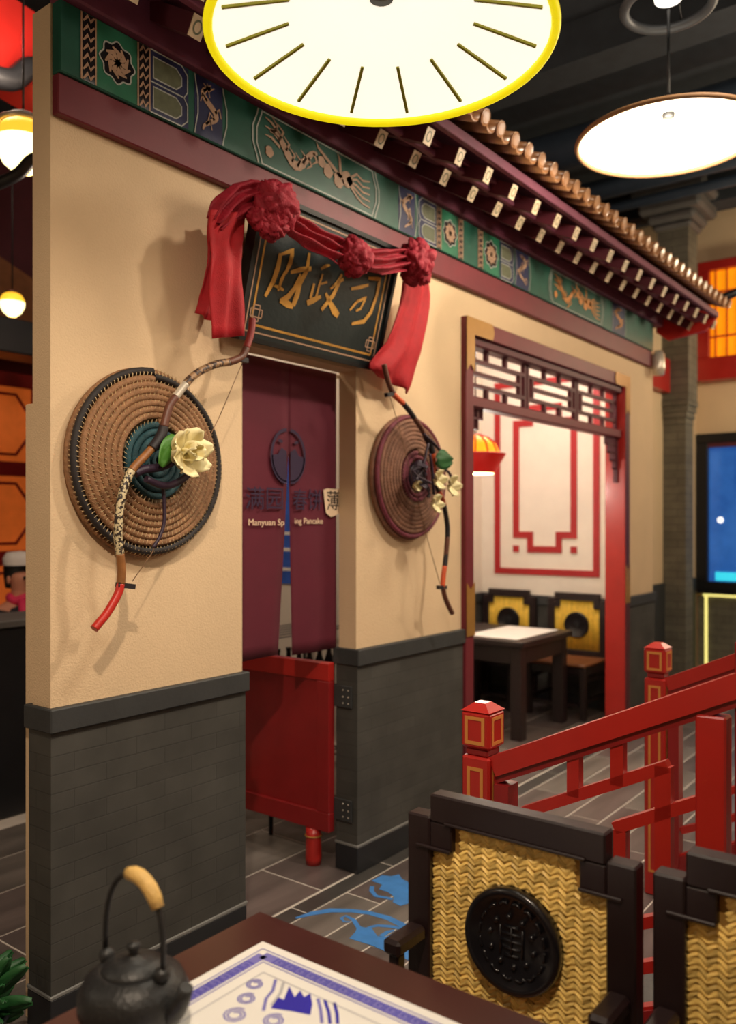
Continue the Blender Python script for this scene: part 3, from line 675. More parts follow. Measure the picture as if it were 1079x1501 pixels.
def curtain_sheet(x0, x1, slit, name, label):
    nx, nz = 14, 22; b = MB(); top = Z_LINTEL - .004; bot = 1.02
    th = .002; vs = []
    for side in (0, 1):
        for j in range(nz + 1):
            q = j / nz; z = top + (bot - top) * q
            op = max(0, (q - .29) / .71)
            a = x0 + (.040 * op if slit == 'L' else 0); e = x1 - (.055 * op ** 1.2 if slit == 'R' else 0)
            for i in range(nx + 1):
                u = i / nx; x = a + (e - a) * u
                y = CY + .006 * math.sin(u * 9 + .6 * q) * q + .012 * op * (u if slit == 'R' else 1 - u) + side * th
                vs.append((x, y, z + (.012 * u * q if slit == 'R' else -.004 * q)))
    N = (nx + 1) * (nz + 1); fs = []
    for j in range(nz):
        for i in range(nx):
            k = j * (nx + 1) + i; fs += [(k, k + 1, k + nx + 2, k + nx + 1), (N + k, N + k + nx + 1, N + k + nx + 2, N + k + 1)]
    for j in range(nz):
        for i in (0, nx): k = j * (nx + 1) + i; fs.append((k, k + nx + 1, N + k + nx + 1, N + k))
    for j in (0, nz):
        for i in range(nx): k = j * (nx + 1) + i; fs.append((k, k + 1, N + k + 1, N + k))
    b.add(vs, fs, True)
    return b.build(name, 'curtain', cu)
xs = atY(423, 700, CY).x
cu = thing('door_curtain', ((XD0 + XD1) / 2, CY, 1.0), 'maroon split doorway curtain printed with a dark round emblem and lettering', 'curtain')
cl = curtain_sheet(XD0 - .02 - .35, xs, 'R', 'curtain_half', ''); cr = curtain_sheet(xs, XD1 - .006, 'L', 'curtain_half', '')
MB().tube([(XD0 - .2, CY + .02, Z_LINTEL - .012), (XD1 + .08, CY + .02, Z_LINTEL - .012)], .009, 10).build('curtain_rod', 'silver', cu)
PY = CY - .008
def cpt(px, py): return atY(px, py, PY)
def put_text(body, px, py, hpx, m, par, nm, squeeze=1., extr=.0006):
    vs, fs = text_mesh(body, 1.0); c = cpt(px, py); t = c.dot(VIEW) if False else (c - Vector((0, 0, H_CAM))).dot(VIEW)
    s = hpx / F_PX * t
    b = MB(); b.add([(c.x + p.x * s * squeeze, PY - p.z, c.z + p.y * s) for p in vs], fs); b.build(nm, m, par)
for ch, px in (('\u6ee1', 374), ('\u56ed', 403)): put_text(ch, px, 733, 36, 'print_navy', cl, 'lettering', 1.15)
for ch, px in (('\u6625', 440), ('\u997c', 462)): put_text(ch, px, 735, 33, 'print_navy', cr, 'lettering', 1.0)
put_text('Manyuan Sp', 391, 766, 13, 'print_cream', cl, 'lettering', 1.22)
put_text('ing Pancake', 453, 764, 12, 'print_cream', cr, 'lettering', 1.12)
bd = [cpt(x, y) for x, y in ((474, 718), (480, 716), (492, 717), (499, 716), (500, 735), (498, 752), (491, 756), (485, 758), (478, 752), (476, 737))]
MB().prism(bd, (0, -.0006, 0)).build('badge', 'print_cream', cr)
PY -= .0012; put_text('\u8584', 488, 736, 31, 'ink', cr, 'lettering', .95); PY += .0012
def emblem(par, sgn):                                   # half of a round emblem on each curtain sheet
    c = cpt(423, 669); R = .092; b = MB(); q = .012
    pts = [(c.x + sgn * (q + R * math.sin(a)), PY, c.z + R * 1.22 * math.cos(a)) for a in [PI * i / 24 for i in range(25)]]
    b.ribbon(pts, .014, (0, -1, 0), .0006); b.build('emblem_ring', 'print_navy', par)
    low = [(c.x + sgn * (q + R * math.sin(a)), PY, c.z + R * 1.2 * math.cos(a)) for a in [PI * .5 + PI * .5 * i / 12 for i in range(13)]] + [(c.x + sgn * q, PY, c.z + .02), (c.x + sgn * (q + .03), PY, c.z + .035), (c.x + sgn * (q + .055), PY, c.z + .005)]
    MB().prism(low, (0, -.0006, 0)).build('emblem_lower', 'print_navy', par)
    MB().ribbon([(c.x + sgn * (q + .025), PY, c.z + .06), (c.x + sgn * (q + .05), PY, c.z + .066)], .012, (0, -1, 0), .0006).build('emblem_mark', 'print_navy', par)
emblem(cl, -1); emblem(cr, 1)

# ================================================================== signboard
SX0, SX1 = 2.235, 3.10
A0, A1 = Vector((0, 2.325, 2.30)), Vector((0, 2.19, 2.815))      # bottom and top line of the front face (y,z)
upv = (A1 - A0).normalized(); SN = Vector((0, -upv.z, upv.y)); SH = (A1 - A0).length
def S(u, v, o=0.): return Vector((SX0 + (SX1 - SX0) * u, A0.y, A0.z)) + upv * (SH * v) + SN * o
def onsign(px, py, o=.0):
    d = ray(px, py); p0 = S(0, 0, o); t = (p0 - Vector((0, 0, H_CAM))).dot(SN) / d.dot(SN); return Vector((0, 0, H_CAM)) + d * t
sg = thing('hanging_signboard', ((SX0 + SX1) / 2, 2.33, 2.30), 'black signboard with gold calligraphy leaning out above the kitchen doorway', 'sign')
MB().prism([S(0, 0), S(1, 0), S(1, 1), S(0, 1)], SN * -.03).build('board', 'board', sg)
e = .018
for a, b in ((S(0, 0), S(1, 0)), (S(0, 1), S(1, 1)), (S(0, 0), S(0, 1)), (S(1, 0), S(1, 1))):
    MB().bar(a - SN * .013, b - SN * .013, e, .05, SN).build('edge_moulding', 'signedge', sg)
for k, wd in ((.055, .006), (.105, .009)):
    kx = k * SH / (SX1 - SX0)
    for p, q in ((S(kx, k), S(1 - kx, k)), (S(kx, 1 - k), S(1 - kx, 1 - k)), (S(kx, k), S(kx, 1 - k)), (S(1 - kx, k), S(1 - kx, 1 - k))):
        MB().ribbon([p, q], wd, SN, .0012).build('gold_line', 'gold' if k > .1 else 'dust', sg)
def knot(u, v):
    r = .030; k = MB(); c = S(u, v)
    ex = Vector((1, 0, 0))
    for a, b, p, q in ((-1, .5, 1, .5), (-1, -.5, 1, -.5), (-.5, -1, -.5, 1), (.5, -1, .5, 1), (-1, -.5, -1, .5), (1, -.5, 1, .5), (-.5, 1, .5, 1), (-.5, -1, .5, -1)):
        k.ribbon([c + ex * (a * r) + upv * (b * r), c + ex * (p * r) + upv * (q * r)], .005, SN, .0018)
    k.build('corner_knot', 'dust', sg)
for u, v in ((.085, .19), (.915, .19), (.915, .84)): knot(u, v)
def glyph(name, strokes):
    b = MB()
    for wds, pts in strokes:
        P = [onsign(280 + x / 2.8395, 250 + y / 2.8395, .001) for x, y in pts]
        # resample for smooth tapering
        Q, W = [], []
        for i in range(len(P) - 1):
            for j in range(4):
                t = j / 4; Q.append(P[i].lerp(P[i + 1], t)); W.append(wds[i] * (1 - t) + wds[i + 1] * t)
        Q.append(P[-1]); W.append(wds[-1])
        b.ribbon(Q, [w_ * .00122 for w_ in W], SN, .0015)
    b.build(name, 'gold', sg)
glyph('gold_character', [([16, 20, 18, 12], [(372, 345), (362, 400), (342, 460), (308, 524)]), ([8, 16, 18, 10], [(372, 350), (424, 332), (412, 385), (392, 430)]),
    ([10, 14, 8], [(392, 420), (376, 455), (362, 500)]), ([6, 12, 8], [(345, 480), (365, 485), (385, 498)]), ([10, 16, 14], [(414, 424), (456, 412), (500, 408)]), ([12, 16, 20, 22, 18], [(492, 343), (482, 415), (452, 470), (440, 520), (424, 562)]), ([8, 16, 20, 12], [(456, 430), (430, 490), (404, 525), (370, 543)]), ([14, 24, 12], [(370, 540), (402, 556), (424, 568)])])
glyph('gold_character', [([9, 12, 6], [(540, 410), (560, 398), (578, 394)]), ([8, 9, 10], [(548, 430), (532, 480), (520, 526)]), ([7, 8], [(540, 472), (566, 464)]), ([10, 12], [(512, 470), (496, 532)]), ([18, 20, 10], [(482, 552), (508, 540), (540, 524)]),
    ([10, 12, 8], [(628, 432), (606, 468), (580, 492)]), ([8, 12], [(590, 480), (634, 452)]), ([12, 18, 14], [(620, 460), (590, 520), (542, 580)]), ([10, 18, 28, 20], [(560, 510), (578, 550), (596, 585), (612, 604)])])
glyph('gold_character', [([10, 16, 14, 15, 16, 10], [(738, 448), (786, 452), (772, 520), (748, 590), (718, 628), (668, 638)]), ([10, 13, 9], [(666, 492), (702, 486), (738, 476)]), ([9, 11, 7], [(696, 540), (678, 560), (660, 582)]), ([9, 11, 9], [(690, 546), (728, 528), (706, 572)]), ([8, 9], [(686, 584), (708, 574)])])

# ================================================================== red sash
sh = thing('red_sash', (2.66, 2.15, 2.3), 'red chiffon sash with three gathered rosettes draped over the signboard', 'sash')
def pY(px, py, Y): return atY(px, py, Y)
def rosette(px, py, Y, R, seed):
    rnd = random.Random(seed); c = pY(px, py, Y); b = MB()
    lobes = [(Vector((rnd.gauss(0, 1), rnd.gauss(0, .8) - .5, rnd.gauss(0, 1))).normalized()) for _ in range(34)]
    n = 30; vs = []; 
    for i in range(n + 1):
        th = PI * i / n
        for k in range(2 * n):
            ph = PI * k / n; d = Vector((math.sin(th) * math.cos(ph), math.sin(th) * math.sin(ph), math.cos(th)))
            m1 = sorted((d.dot(l) for l in lobes), reverse=True)
            crease = m1[0] - m1[1]; r = R * (.72 + .40 * min(1, crease * 5.0) ** .55 + .05 * math.sin(14 * th + 9 * math.sin(ph * 3)))
            vs.append(c + Vector((d.x * r, d.y * r * .75, d.z * r)))
    fs = [(i * 2 * n + k, i * 2 * n + (k + 1) % (2 * n), (i + 1) * 2 * n + (k + 1) % (2 * n), (i + 1) * 2 * n + k) for i in range(n) for k in range(2 * n)]
    b.add(vs, fs, True).build('rosette', 'cloth_dk', sh)
    return c
def gathered(path, wds, folds, m, nm, depth=.016, th=.006):   # pleated cloth along a path; path of 3D points, wds half-widths with direction
    n = 26; vs = []; rows = len(path)
    for side in (0, 1):
        for i in range(rows):
            p, wv = path[i], wds[i]
            for k in range(n + 1):
                u = k / n * 2 - 1; off = depth * math.sin(u * folds * PI + i * .35) * (1 - .25 * abs(u)) + .006 * math.sin(i * .9 + u * 4)
                vs.append(Vector(p) + Vector(wv) * u + Vector((0, -off - .010 * (1 - u * u) + side * th, 0)))
    N = rows * (n + 1); fs = []
    for i in range(rows - 1):
        for k in range(n):
            a = i * (n + 1) + k; fs += [(a, a + 1, a + n + 2, a + n + 1), (N + a, N + a + n + 1, N + a + n + 2, N + a + 1)]
        for k in (0, n): a = i * (n + 1) + k; fs.append((a, a + n + 1, N + a + n + 1, N + a))
    for i in (0, rows - 1):
        for k in range(n): a = i * (n + 1) + k; fs.append((a, a + 1, N + a + 1, N + a))
    MB().add(vs, fs, True).build(nm, m, sh)
def strip(pl, pr, Y, folds, m, nm, steps=14, **kw):        # cloth between two pixel outlines (left edge, right edge) at depth Y (or list)
    def samp(P, t):
        t *= len(P) - 1; i = min(int(t), len(P) - 2); f = t - i
        return (P[i][0] + (P[i + 1][0] - P[i][0]) * f, P[i][1] + (P[i + 1][1] - P[i][1]) * f)
    path, wv = [], []
    for i in range(steps + 1):
        t = i / steps; y = Y if not hasattr(Y, '__len__') else Y[0] + (Y[1] - Y[0]) * t
        a = pY(*samp(pl, t), y); c = pY(*samp(pr, t), y); path.append((a + c) / 2); wv.append((c - a) / 2)
    gathered(path, wv, folds, m, nm, **kw)
r1 = rosette(408, 300, 2.07, .095, 3); rosette(384, 318, 2.10, .06, 8)
rosette(402, 328, 2.08, .065, 12)
rosette(522, 376, 2.09, .085, 5); rosette(612, 384, 2.12, .100, 9)
strip([(306, 316), (318, 290), (345, 268), (372, 262), (398, 280)], [(322, 340), (350, 322), (362, 318), (374, 318), (402, 322)], [2.17, 2.09], 3, 'cloth_dk', 'gathered_swag', depth=.02)
strip([(306, 312), (303, 360), (300, 420), (288, 458)], [(352, 318), (338, 380), (332, 440), (318, 478)], 2.30, 2, 'cloth', 'back_tail', depth=.012)
strip([(308, 308), (306, 350), (310, 420), (313, 496)], [(362, 316), (352, 352), (356, 420), (362, 492)], [2.16, 2.20], 2, 'cloth', 'front_tail', depth=.010)
strip([(425, 305), (462, 330), (500, 352)], [(422, 340), (452, 362), (492, 388)], [2.10, 2.11], 3, 'cloth_dk', 'gathered_swag', depth=.02)
strip([(538, 362), (565, 364), (592, 366)], [(540, 396), (566, 402), (594, 398)], [2.11, 2.13], 3, 'cloth_dk', 'gathered_swag', depth=.02)
strip([(594, 390), (588, 440), (566, 500), (542, 536), (556, 552)], [(630, 400), (628, 440), (616, 520), (604, 560), (600, 577)], [2.20, 2.30], 2, 'cloth', 'front_tail', depth=.012)

# ================================================================== coiled rattan shields
def shield(c, R, label, kind):
    cx, cz = c; root = thing('woven_shield', (cx, FY - .06, cz - R), label, 'shield', None)
    Y0 = FY - .022
    turns = 14; rr = R / turns / 1.02 / 2
    def dome(r): return Y0 - .022 - .030 * (1 - (r / R) ** 2)
    def ring(r0, r1, m, nm, steps=44):
        pts = []; n = max(1, int(round((r1 - r0) / (2 * rr)))); N = n * steps
        for i in range(N + 1):
            a = 2 * PI * i / steps; r = r0 + (r1 - r0) * i / N
            pts.append((cx + r * math.sin(a), dome(r), cz + r * math.cos(a)))
        MB().tube(pts, rr * 1.08, 8).build(nm, m, root)
    if kind == 'A':
        ring(.006, R * .40, 'teal', 'centre_coil'); ring(R * .40 + rr, R - 3 * rr, 'rattan', 'coil'); ring(R - 2.2 * rr, R - rr * .6, 'blackcoil', 'rim_coil')
        MB().lathe([(R - rr * 2, Y0 - .004), (R, Y0 - .012), (R + .006, Y0 - .002), (R + .002, Y0 + .012), (R - .05, Y0 + .016)], (cx, 0, cz), 48, 'Y').build('rim_edge', 'rattan', root)
        st = MB()
        for i in range(120):
            a = 2 * PI * i / 120; d = Vector((math.sin(a), 0, math.cos(a))); t = Vector((math.cos(a), 0, -math.sin(a)))
            p = Vector((cx, 0, cz)) + d * (R - rr * 2.9); q = Vector((cx, 0, cz)) + d * (R + .003) + t * .006
            st.tube([p + Vector((0, dome(R) - rr * .6, 0)), (p + q) / 2 + Vector((0, dome(R) - rr * 1.25, 0)), q + Vector((0, dome(R) + .004, 0))], .0016, 4)
        o = st.build('rim_stitching', 'stitch', root); o['kind'] = 'stuff'
        nst, ra = 'stitch', (R * .43, R - rr * 3.2)
    else:
        ring(.006, R * .22, 'ribbon', 'centre_coil'); ring(R * .22 + rr, R * .40, 'magenta', 'inner_coil'); ring(R * .40 + rr, R - 2.6 * rr, 'rattan_b', 'coil'); ring(R - 2.2 * rr, R - rr * .6, 'magenta', 'rim_coil')
        MB().lathe([(R - rr * 2, Y0 - .004), (R, Y0 - .012), (R + .006, Y0 - .002), (R + .002, Y0 + .012), (R - .05, Y0 + .016)], (cx, 0, cz), 48, 'Y').build('rim_edge', 'rattan_b', root)
        ra = (R * .42, R - rr * 3)
    st = MB(); r = ra[0]
    while r < ra[1]:                                       # short wrapping stitches on every coil turn
        m = int(2 * PI * r / .016)
        for i in range(m):
            a = 2 * PI * (i + .5 * (int(r / rr) % 2)) / m; d = Vector((math.sin(a), 0, math.cos(a))); t = Vector((math.cos(a), 0, -math.sin(a))); c0 = Vector((cx, dome(r) - rr * 1.02, cz)) + d * r
            st.bar(c0 - d * rr * .8 + Vector((0, .004, 0)), c0 + d * rr * .75 + t * .006, .0016, .0016, (0, -1, 0))
        r += 2 * rr
    o = st.build('coil_stitching', 'stitch' if kind == 'A' else 'dust', root); o['kind'] = 'stuff'
    return root
c1 = atY(225, 678, FY - .05); c2 = atY(606, 700, FY - .05)
shield((c1.x, c1.z), .318, 'large coiled rattan shield with black rim and teal centre beside the kitchen doorway', 'A')
shield((c2.x, c2.z), .302, 'coiled rattan shield with pinkish rim and dark centre beside the alcove frame', 'B')

# ================================================================== bows
def smooth_path(P, k=5):
    out = []
    for i in range(len(P) - 1):
        p0, p1, p2, p3 = P[max(i - 1, 0)], P[i], P[i + 1], P[min(i + 2, len(P) - 1)]
        for j in range(k):
            t = j / k; out.append(.5 * ((2 * p1) + (-p0 + p2) * t + (2 * p0 - 5 * p1 + 4 * p2 - p3) * t * t + (-p0 + 3 * p1 - 3 * p2 + p3) * t ** 3))
    out.append(P[-1]); return out
def bow(nm, label, segs, Y, rad):
    allp = [p for s_ in segs for p in s_[1]]
    root = thing(nm, pY(*allp[len(allp) // 2], Y), label, 'bow')
    for part, pts, m in segs:
        P = smooth_path([pY(x, y, Y) for x, y in pts]); n = len(P)
        MB().tube(P, [rad * (1.25 if part == 'grip' else 1) for _ in range(n)], 10).build(part, m, root)
    return root
snake = snake_mat('snakeskin', (206, 190, 150), (44, 32, 28), 95)
snake2 = snake_mat('snakeskin_brown', (150, 116, 82), (54, 36, 30), 70)
M['snake'] = snake; M['snake2'] = snake2
BY = FY - .15
b1 = bow('recurve_bow', 'recurve bow with red tips and snakeskin limbs hung across the shield with the teal centre', [
    ('tip', [(370, 467), (369, 480), (366, 495), (361, 510)], 'bow_pink'), ('limb', [(361, 510), (356, 521), (347, 527), (335, 531)], 'bow_brown'),
    ('limb', [(335, 531), (320, 533), (306, 538), (292, 545), (280, 554), (272, 563)], 'snake2'), ('band', [(272, 563), (264, 573), (257, 582)], 'silver'),
    ('limb', [(257, 582), (249, 594), (244, 610), (240, 626)], 'bow_brown'), ('grip', [(240, 626), (237, 636), (230, 648), (222, 658)], 'bow_dark'),
    ('limb', [(222, 658), (212, 669), (200, 681), (193, 690)], 'bow_wood'), ('limb', [(193, 690), (185, 705), (179, 725), (175, 748), (173, 780), (174, 800), (176, 812)], 'snake'),
    ('limb', [(176, 812), (178, 830), (178, 843), (177, 856)], 'bow_wood'), ('tip', [(177, 856), (174, 868), (167, 882), (156, 900), (147, 911), (138, 922)], 'bow_red')], BY, .0135)
MB().tube([pY(357, 528, BY + .01), pY(322, 610, BY + .03)], .0016, 6).build('string', 'string', b1)
MB().tube([pY(322, 610, BY + .03), pY(222, 812, BY + .03), pY(194, 852, BY + .01)], .0016, 6).build('string', 'string', b1)
MB().bar(pY(172, 857, BY), pY(196, 860, BY), .02, .016).build('nock', 'bow_dark', b1)
MB().bar(pY(350, 526, BY), pY(362, 529, BY), .018, .016).build('nock', 'bow_dark', b1)
BY2 = FY - .15
b2 = bow('recurve_bow', 'recurve bow banded orange and black hung across the shield with the pinkish rim', [
    ('tip', [(563, 534), (566, 548), (570, 562), (576, 577)], 'bow_brown'), ('limb', [(576, 577), (583, 584), (591, 591)], 'bow_orange'),
    ('limb', [(591, 591), (600, 602), (607, 612)], 'bow_dark'), ('limb', [(607, 612), (616, 625), (624, 640)], 'bow_brown'), ('grip', [(624, 640), (631, 652), (634, 664)], 'bow_dark'),
    ('limb', [(634, 664), (636, 680), (637, 694)], 'bow_orange'), ('limb', [(637, 694), (639, 708), (643, 720)], 'bow_dark'), ('limb', [(643, 720), (648, 730), (651, 740)], 'bow_orange'),
    ('limb', [(651, 740), (654, 756), (656, 772), (656, 787)], 'bow_dark'), ('limb', [(656, 787), (655, 800), (654, 813)], 'bow_brown'), ('limb', [(654, 813), (653, 822), (652, 830)], 'bow_dark'),
    ('limb', [(652, 830), (650, 845), (649, 860)], 'bow_orange'), ('tip', [(649, 860), (652, 874), (657, 887), (663, 899)], 'bow_brown')], BY2, .0125)
MB().tube([pY(571, 580, BY2 + .01), pY(582, 615, BY2 + .03), pY(626, 788, BY2 + .03), pY(645, 856, BY2 + .01)], .0016, 6).build('string', 'string', b2)
MB().bar(pY(566, 579, BY2), pY(578, 577, BY2), .02, .018).build('nock', 'bow_dark', b2)
MB().bar(pY(642, 861, BY2), pY(653, 861, BY2), .02, .018).build('nock', 'bow_dark', b2)

# ================================================================== silk flowers tied to the bows
def petal(c, d, L, wd, cup, m, nm, par):
    c, d = Vector(c), Vector(d).normalized(); up = Vector((0, -1, 0)); s_ = d.cross(up)
    if s_.length < .1: s_ = Vector((1, 0, 0))
    s_.normalize(); nrm = s_.cross(d).normalized(); n, k = 6, 5; vs = []
    for side in (0, .0025):
        for i in range(n + 1):
            q = i / n; hw = wd * math.sin(PI * (.12 + .80 * q)) ** .8
            for j in range(k + 1):
                u = j / k * 2 - 1; vs.append(c + d * (L * q) + s_ * (hw * u) + nrm * (cup * (q * q - .3 * u * u) + .006 * math.sin(u * 5 + q * 4) + side))
    N = (n + 1) * (k + 1); fs = []
    for i in range(n):
        for j in range(k):
            a = i * (k + 1) + j; fs += [(a, a + 1, a + k + 2, a + k + 1), (N + a, N + a + k + 1, N + a + k + 2, N + a + 1)]
    for i in range(n):
        for j in (0, k): a = i * (k + 1) + j; fs.append((a, a + k + 1, N + a + k + 1, N + a))
    for j in range(k):
        for i in (0, n): a = i * (k + 1) + j; fs.append((a, a + 1, N + a + 1, N + a))
    MB().add(vs, fs, True).build(nm, m, par)
FYL = FY - .185
f1 = thing('silk_flower', pY(272, 662, FYL), 'large cream silk flower with a green leaf tied to the snakeskin bow', 'flower')
c = pY(270, 664, FYL)
for i in range(7):
    a = 2 * PI * i / 7 + .3; petal(c + Vector((0, .01, 0)), (math.cos(a) * 1, -.35, math.sin(a) * 1), .098, .042, .036, 'petal', 'petal', f1)
for i in range(5):
    a = 2 * PI * i / 5; petal(c - Vector((0, .012, 0)), (math.cos(a) * .7, -.8, math.sin(a) * .7), .068, .030, .028, 'petal', 'petal', f1)
petal(pY(258, 640, FYL + .01), (pY(226, 690, FYL) - pY(256, 640, FYL)), .125, .036, .012, 'leaf', 'leaf', f1)
MB().tube(smooth_path([pY(262, 672, FYL + .03), pY(238, 684, FYL + .03), pY(212, 688, FYL + .035), pY(198, 694, FYL + .04)]), [.014] * 16, 8).build('ribbon', 'ribbon', f1)
MB().tube(smooth_path([pY(283, 690, FYL + .03), pY(262, 706, FYL + .035), pY(240, 712, FYL + .035), pY(214, 702, FYL + .035)]), [.012] * 16, 8).build('ribbon', 'ribbon', f1)
MB().tube(smooth_path([pY(239, 712, FYL + .06), pY(241, 745, FYL + .06), pY(240, 768, FYL + .06), pY(234, 787, FYL + .06), pY(224, 803, FYL + .06)]), [.006] * 21, 8).build('stem', 'ribbon', f1)
f2 = thing('silk_flower_spray', pY(640, 710, FYL), 'spray of small cream silk flowers with a green leaf tied to the banded bow', 'flower')
for x, y, R in ((640, 703, .07), (660, 712, .075), (636, 738, .065), (608, 712, .04)):
    fl_ = pY(x, y, FYL - (.02 if x > 620 else -.06))
    for i in range(5):
        a = 2 * PI * i / 5 + x; petal(fl_, (math.cos(a), -.3, math.sin(a) - .25), R * .8, R * .36, .02, 'petal', 'petal', f2)
petal(pY(640, 672, FYL), pY(664, 676, FYL) - pY(640, 672, FYL), .12, .05, .015, 'leaf_dk', 'leaf', f2)
for P in ([(621, 636), (636, 650), (652, 668)], [(628, 650), (618, 690), (606, 706)], [(630, 665), (634, 690), (636, 725)], [(604, 690), (615, 700), (632, 708)], [(640, 690), (655, 690), (662, 700)]):
    MB().tube(smooth_path([pY(x, y, FYL + .02) for x, y in P]), .007, 8).build('stem', 'ribbon', f2)
for x, y in ((608, 690), (618, 702), (612, 676), (625, 690), (630, 720)):
    petal(pY(x, y, FYL + .04), (random.uniform(-1, 1), -.3, random.uniform(-1, 1)), .06, .03, .01, 'ribbon', 'dark_leaf', f2)

# ================================================================== pendant lamps
def umbrella_lamp(c, R, label, top, rim='rim', nr=15):
    root = thing('umbrella_lamp', (c[0], c[1], c[2]), label, 'lamp'); x, y, z = c; hgt = R * .30
    MB().lathe([(R, 0), (R * .97, .012), (R * .6, hgt * .45), (R * .2, hgt * .85), (.02, hgt)], (x, y, z), 48).build('shade', 'shade', root)
    MB().tube([(x + R * math.cos(a), y + R * math.sin(a), z) for a in [2 * PI * i / 64 for i in range(64)]], .011, 8, True).build('rim', rim, root)
    for i in range(nr):
        a = YAW + PI + 2 * PI * i / nr; d = Vector((math.cos(a), math.sin(a), 0))
        MB().bar(Vector(c) + d * R * .93 + Vector((0, 0, .012)), Vector(c) + d * R * .55 + Vector((0, 0, hgt * .48)), .0075, .006).build('rib', 'rib' if rim == 'rim' else 'shade', root)
    MB().lathe([(.0005, 0), (.028, 0), (.03, .06), (.018, .10), (.0005, .10)], (x, y, z + hgt - .02), 16).build('socket', 'blackmetal', root)
    MB().tube([(x, y, z + hgt + .06), (x, y, top)], .006, 8).build('cord', 'blackmetal', root)
    return root
L1 = (VIEW + RIGHT * ((559 - CX) / F_PX)) * 1.98; L1z = 1.6 + (765 - 62) / F_PX * 1.98
umbrella_lamp((L1.x, L1.y, L1z), .400, 'large glowing white umbrella lamp with yellow rim hanging before the signboard', Z_CEIL)
lamp('umbrella_lamp_light', 'SPOT', (L1.x, L1.y, L1z + .05), 30, (1, .90, .74), .10, aim=(L1.x, L1.y, 0), spot=150, blend=.6)
L2 = (VIEW + RIGHT * ((980 - CX) / F_PX)) * 3.8; L2z = 1.6 + (765 - 205) / F_PX * 3.8
umbrella_lamp((L2.x, L2.y, L2z), .40, 'glowing white umbrella lamp hanging below the round ceiling ring', 3.9, 'rim_b')
lamp('umbrella_lamp_light', 'POINT', (L2.x, L2.y, L2z - .05), 40, (1, .88, .70), .15)
rg = thing('ring_lamp', (L2.x, L2.y, 3.92), 'round metal ring lamp with a bright centre above the farther umbrella lamp', 'lamp')
MB().tube([(L2.x + .19 * math.cos(a), L2.y + .19 * math.sin(a), 3.92) for a in [2 * PI * i / 40 for i in range(40)]], .022, 10, True).build('ring', 'ring', rg)
MB().lathe([(.0005, 3.94), (.06, 3.945), (.07, 3.99), (.03, 4.02), (.0005, 4.02)], (L2.x, L2.y, 0), 20).build('bulb', 'bulb', rg)
for a in (0, 2.09, 4.19): MB().tube([(L2.x + .19 * math.cos(a), L2.y + .19 * math.sin(a), 3.93), (L2.x, L2.y, 4.3)], .004, 6).build('wire', 'blackmetal', rg)
MB().tube([(L2.x, L2.y, 4.0), (L2.x, L2.y, Z_CEIL)], .01, 8).build('cord', 'blackmetal', rg)
# official-hat lamp in the alcove
hc = atY(697, 692, 3.02); hc.z = 0; hz0 = 1.6 + (765 - 694) / F_PX * (hc.dot(VIEW))
hl = thing('hat_lamp', (hc.x, hc.y, hz0), 'red hat shaped lamp with glowing orange dome hanging in the alcove', 'lamp')
MB().lathe([(.135, 0), (.14, .012), (.215, .135), (.205, .14), (.13, .03)], (hc.x, hc.y, hz0), 40).build('brim', 'hatlamp', hl)
MB().lathe([(.17, .11), (.168, .15), (.14, .21), (.09, .25), (.03, .272), (.0005, .275)], (hc.x, hc.y, hz0), 32).build('dome', 'hatglow', hl)
MB().lathe([(.0005, .01), (.132, .008), (.128, -.004), (.0005, -.004)], (hc.x, hc.y, hz0), 32).build('diffuser', 'hatunder', hl)
for i in range(12):
    a = 2 * PI * i / 12
    MB().tube([(hc.x + r * math.cos(a), hc.y + r * math.sin(a), hz0 + z) for r, z in ((.17, .12), (.168, .155), (.142, .212), (.092, .252), (.03, .275))], .006, 6).build('tassel_cord', 'hatlamp', hl)
MB().tube([(hc.x, hc.y, hz0 + .27), (hc.x, hc.y, 3.22)], .006, 8).build('cord', 'blackmetal', hl)
lamp('hat_lamp_light', 'POINT', (hc.x, hc.y, hz0 - .06), 24, (1, .93, .78), .08)
lamp('alcove_light', 'POINT', (5.9, 3.1, 3.0), 34, (1, .86, .80), .1)
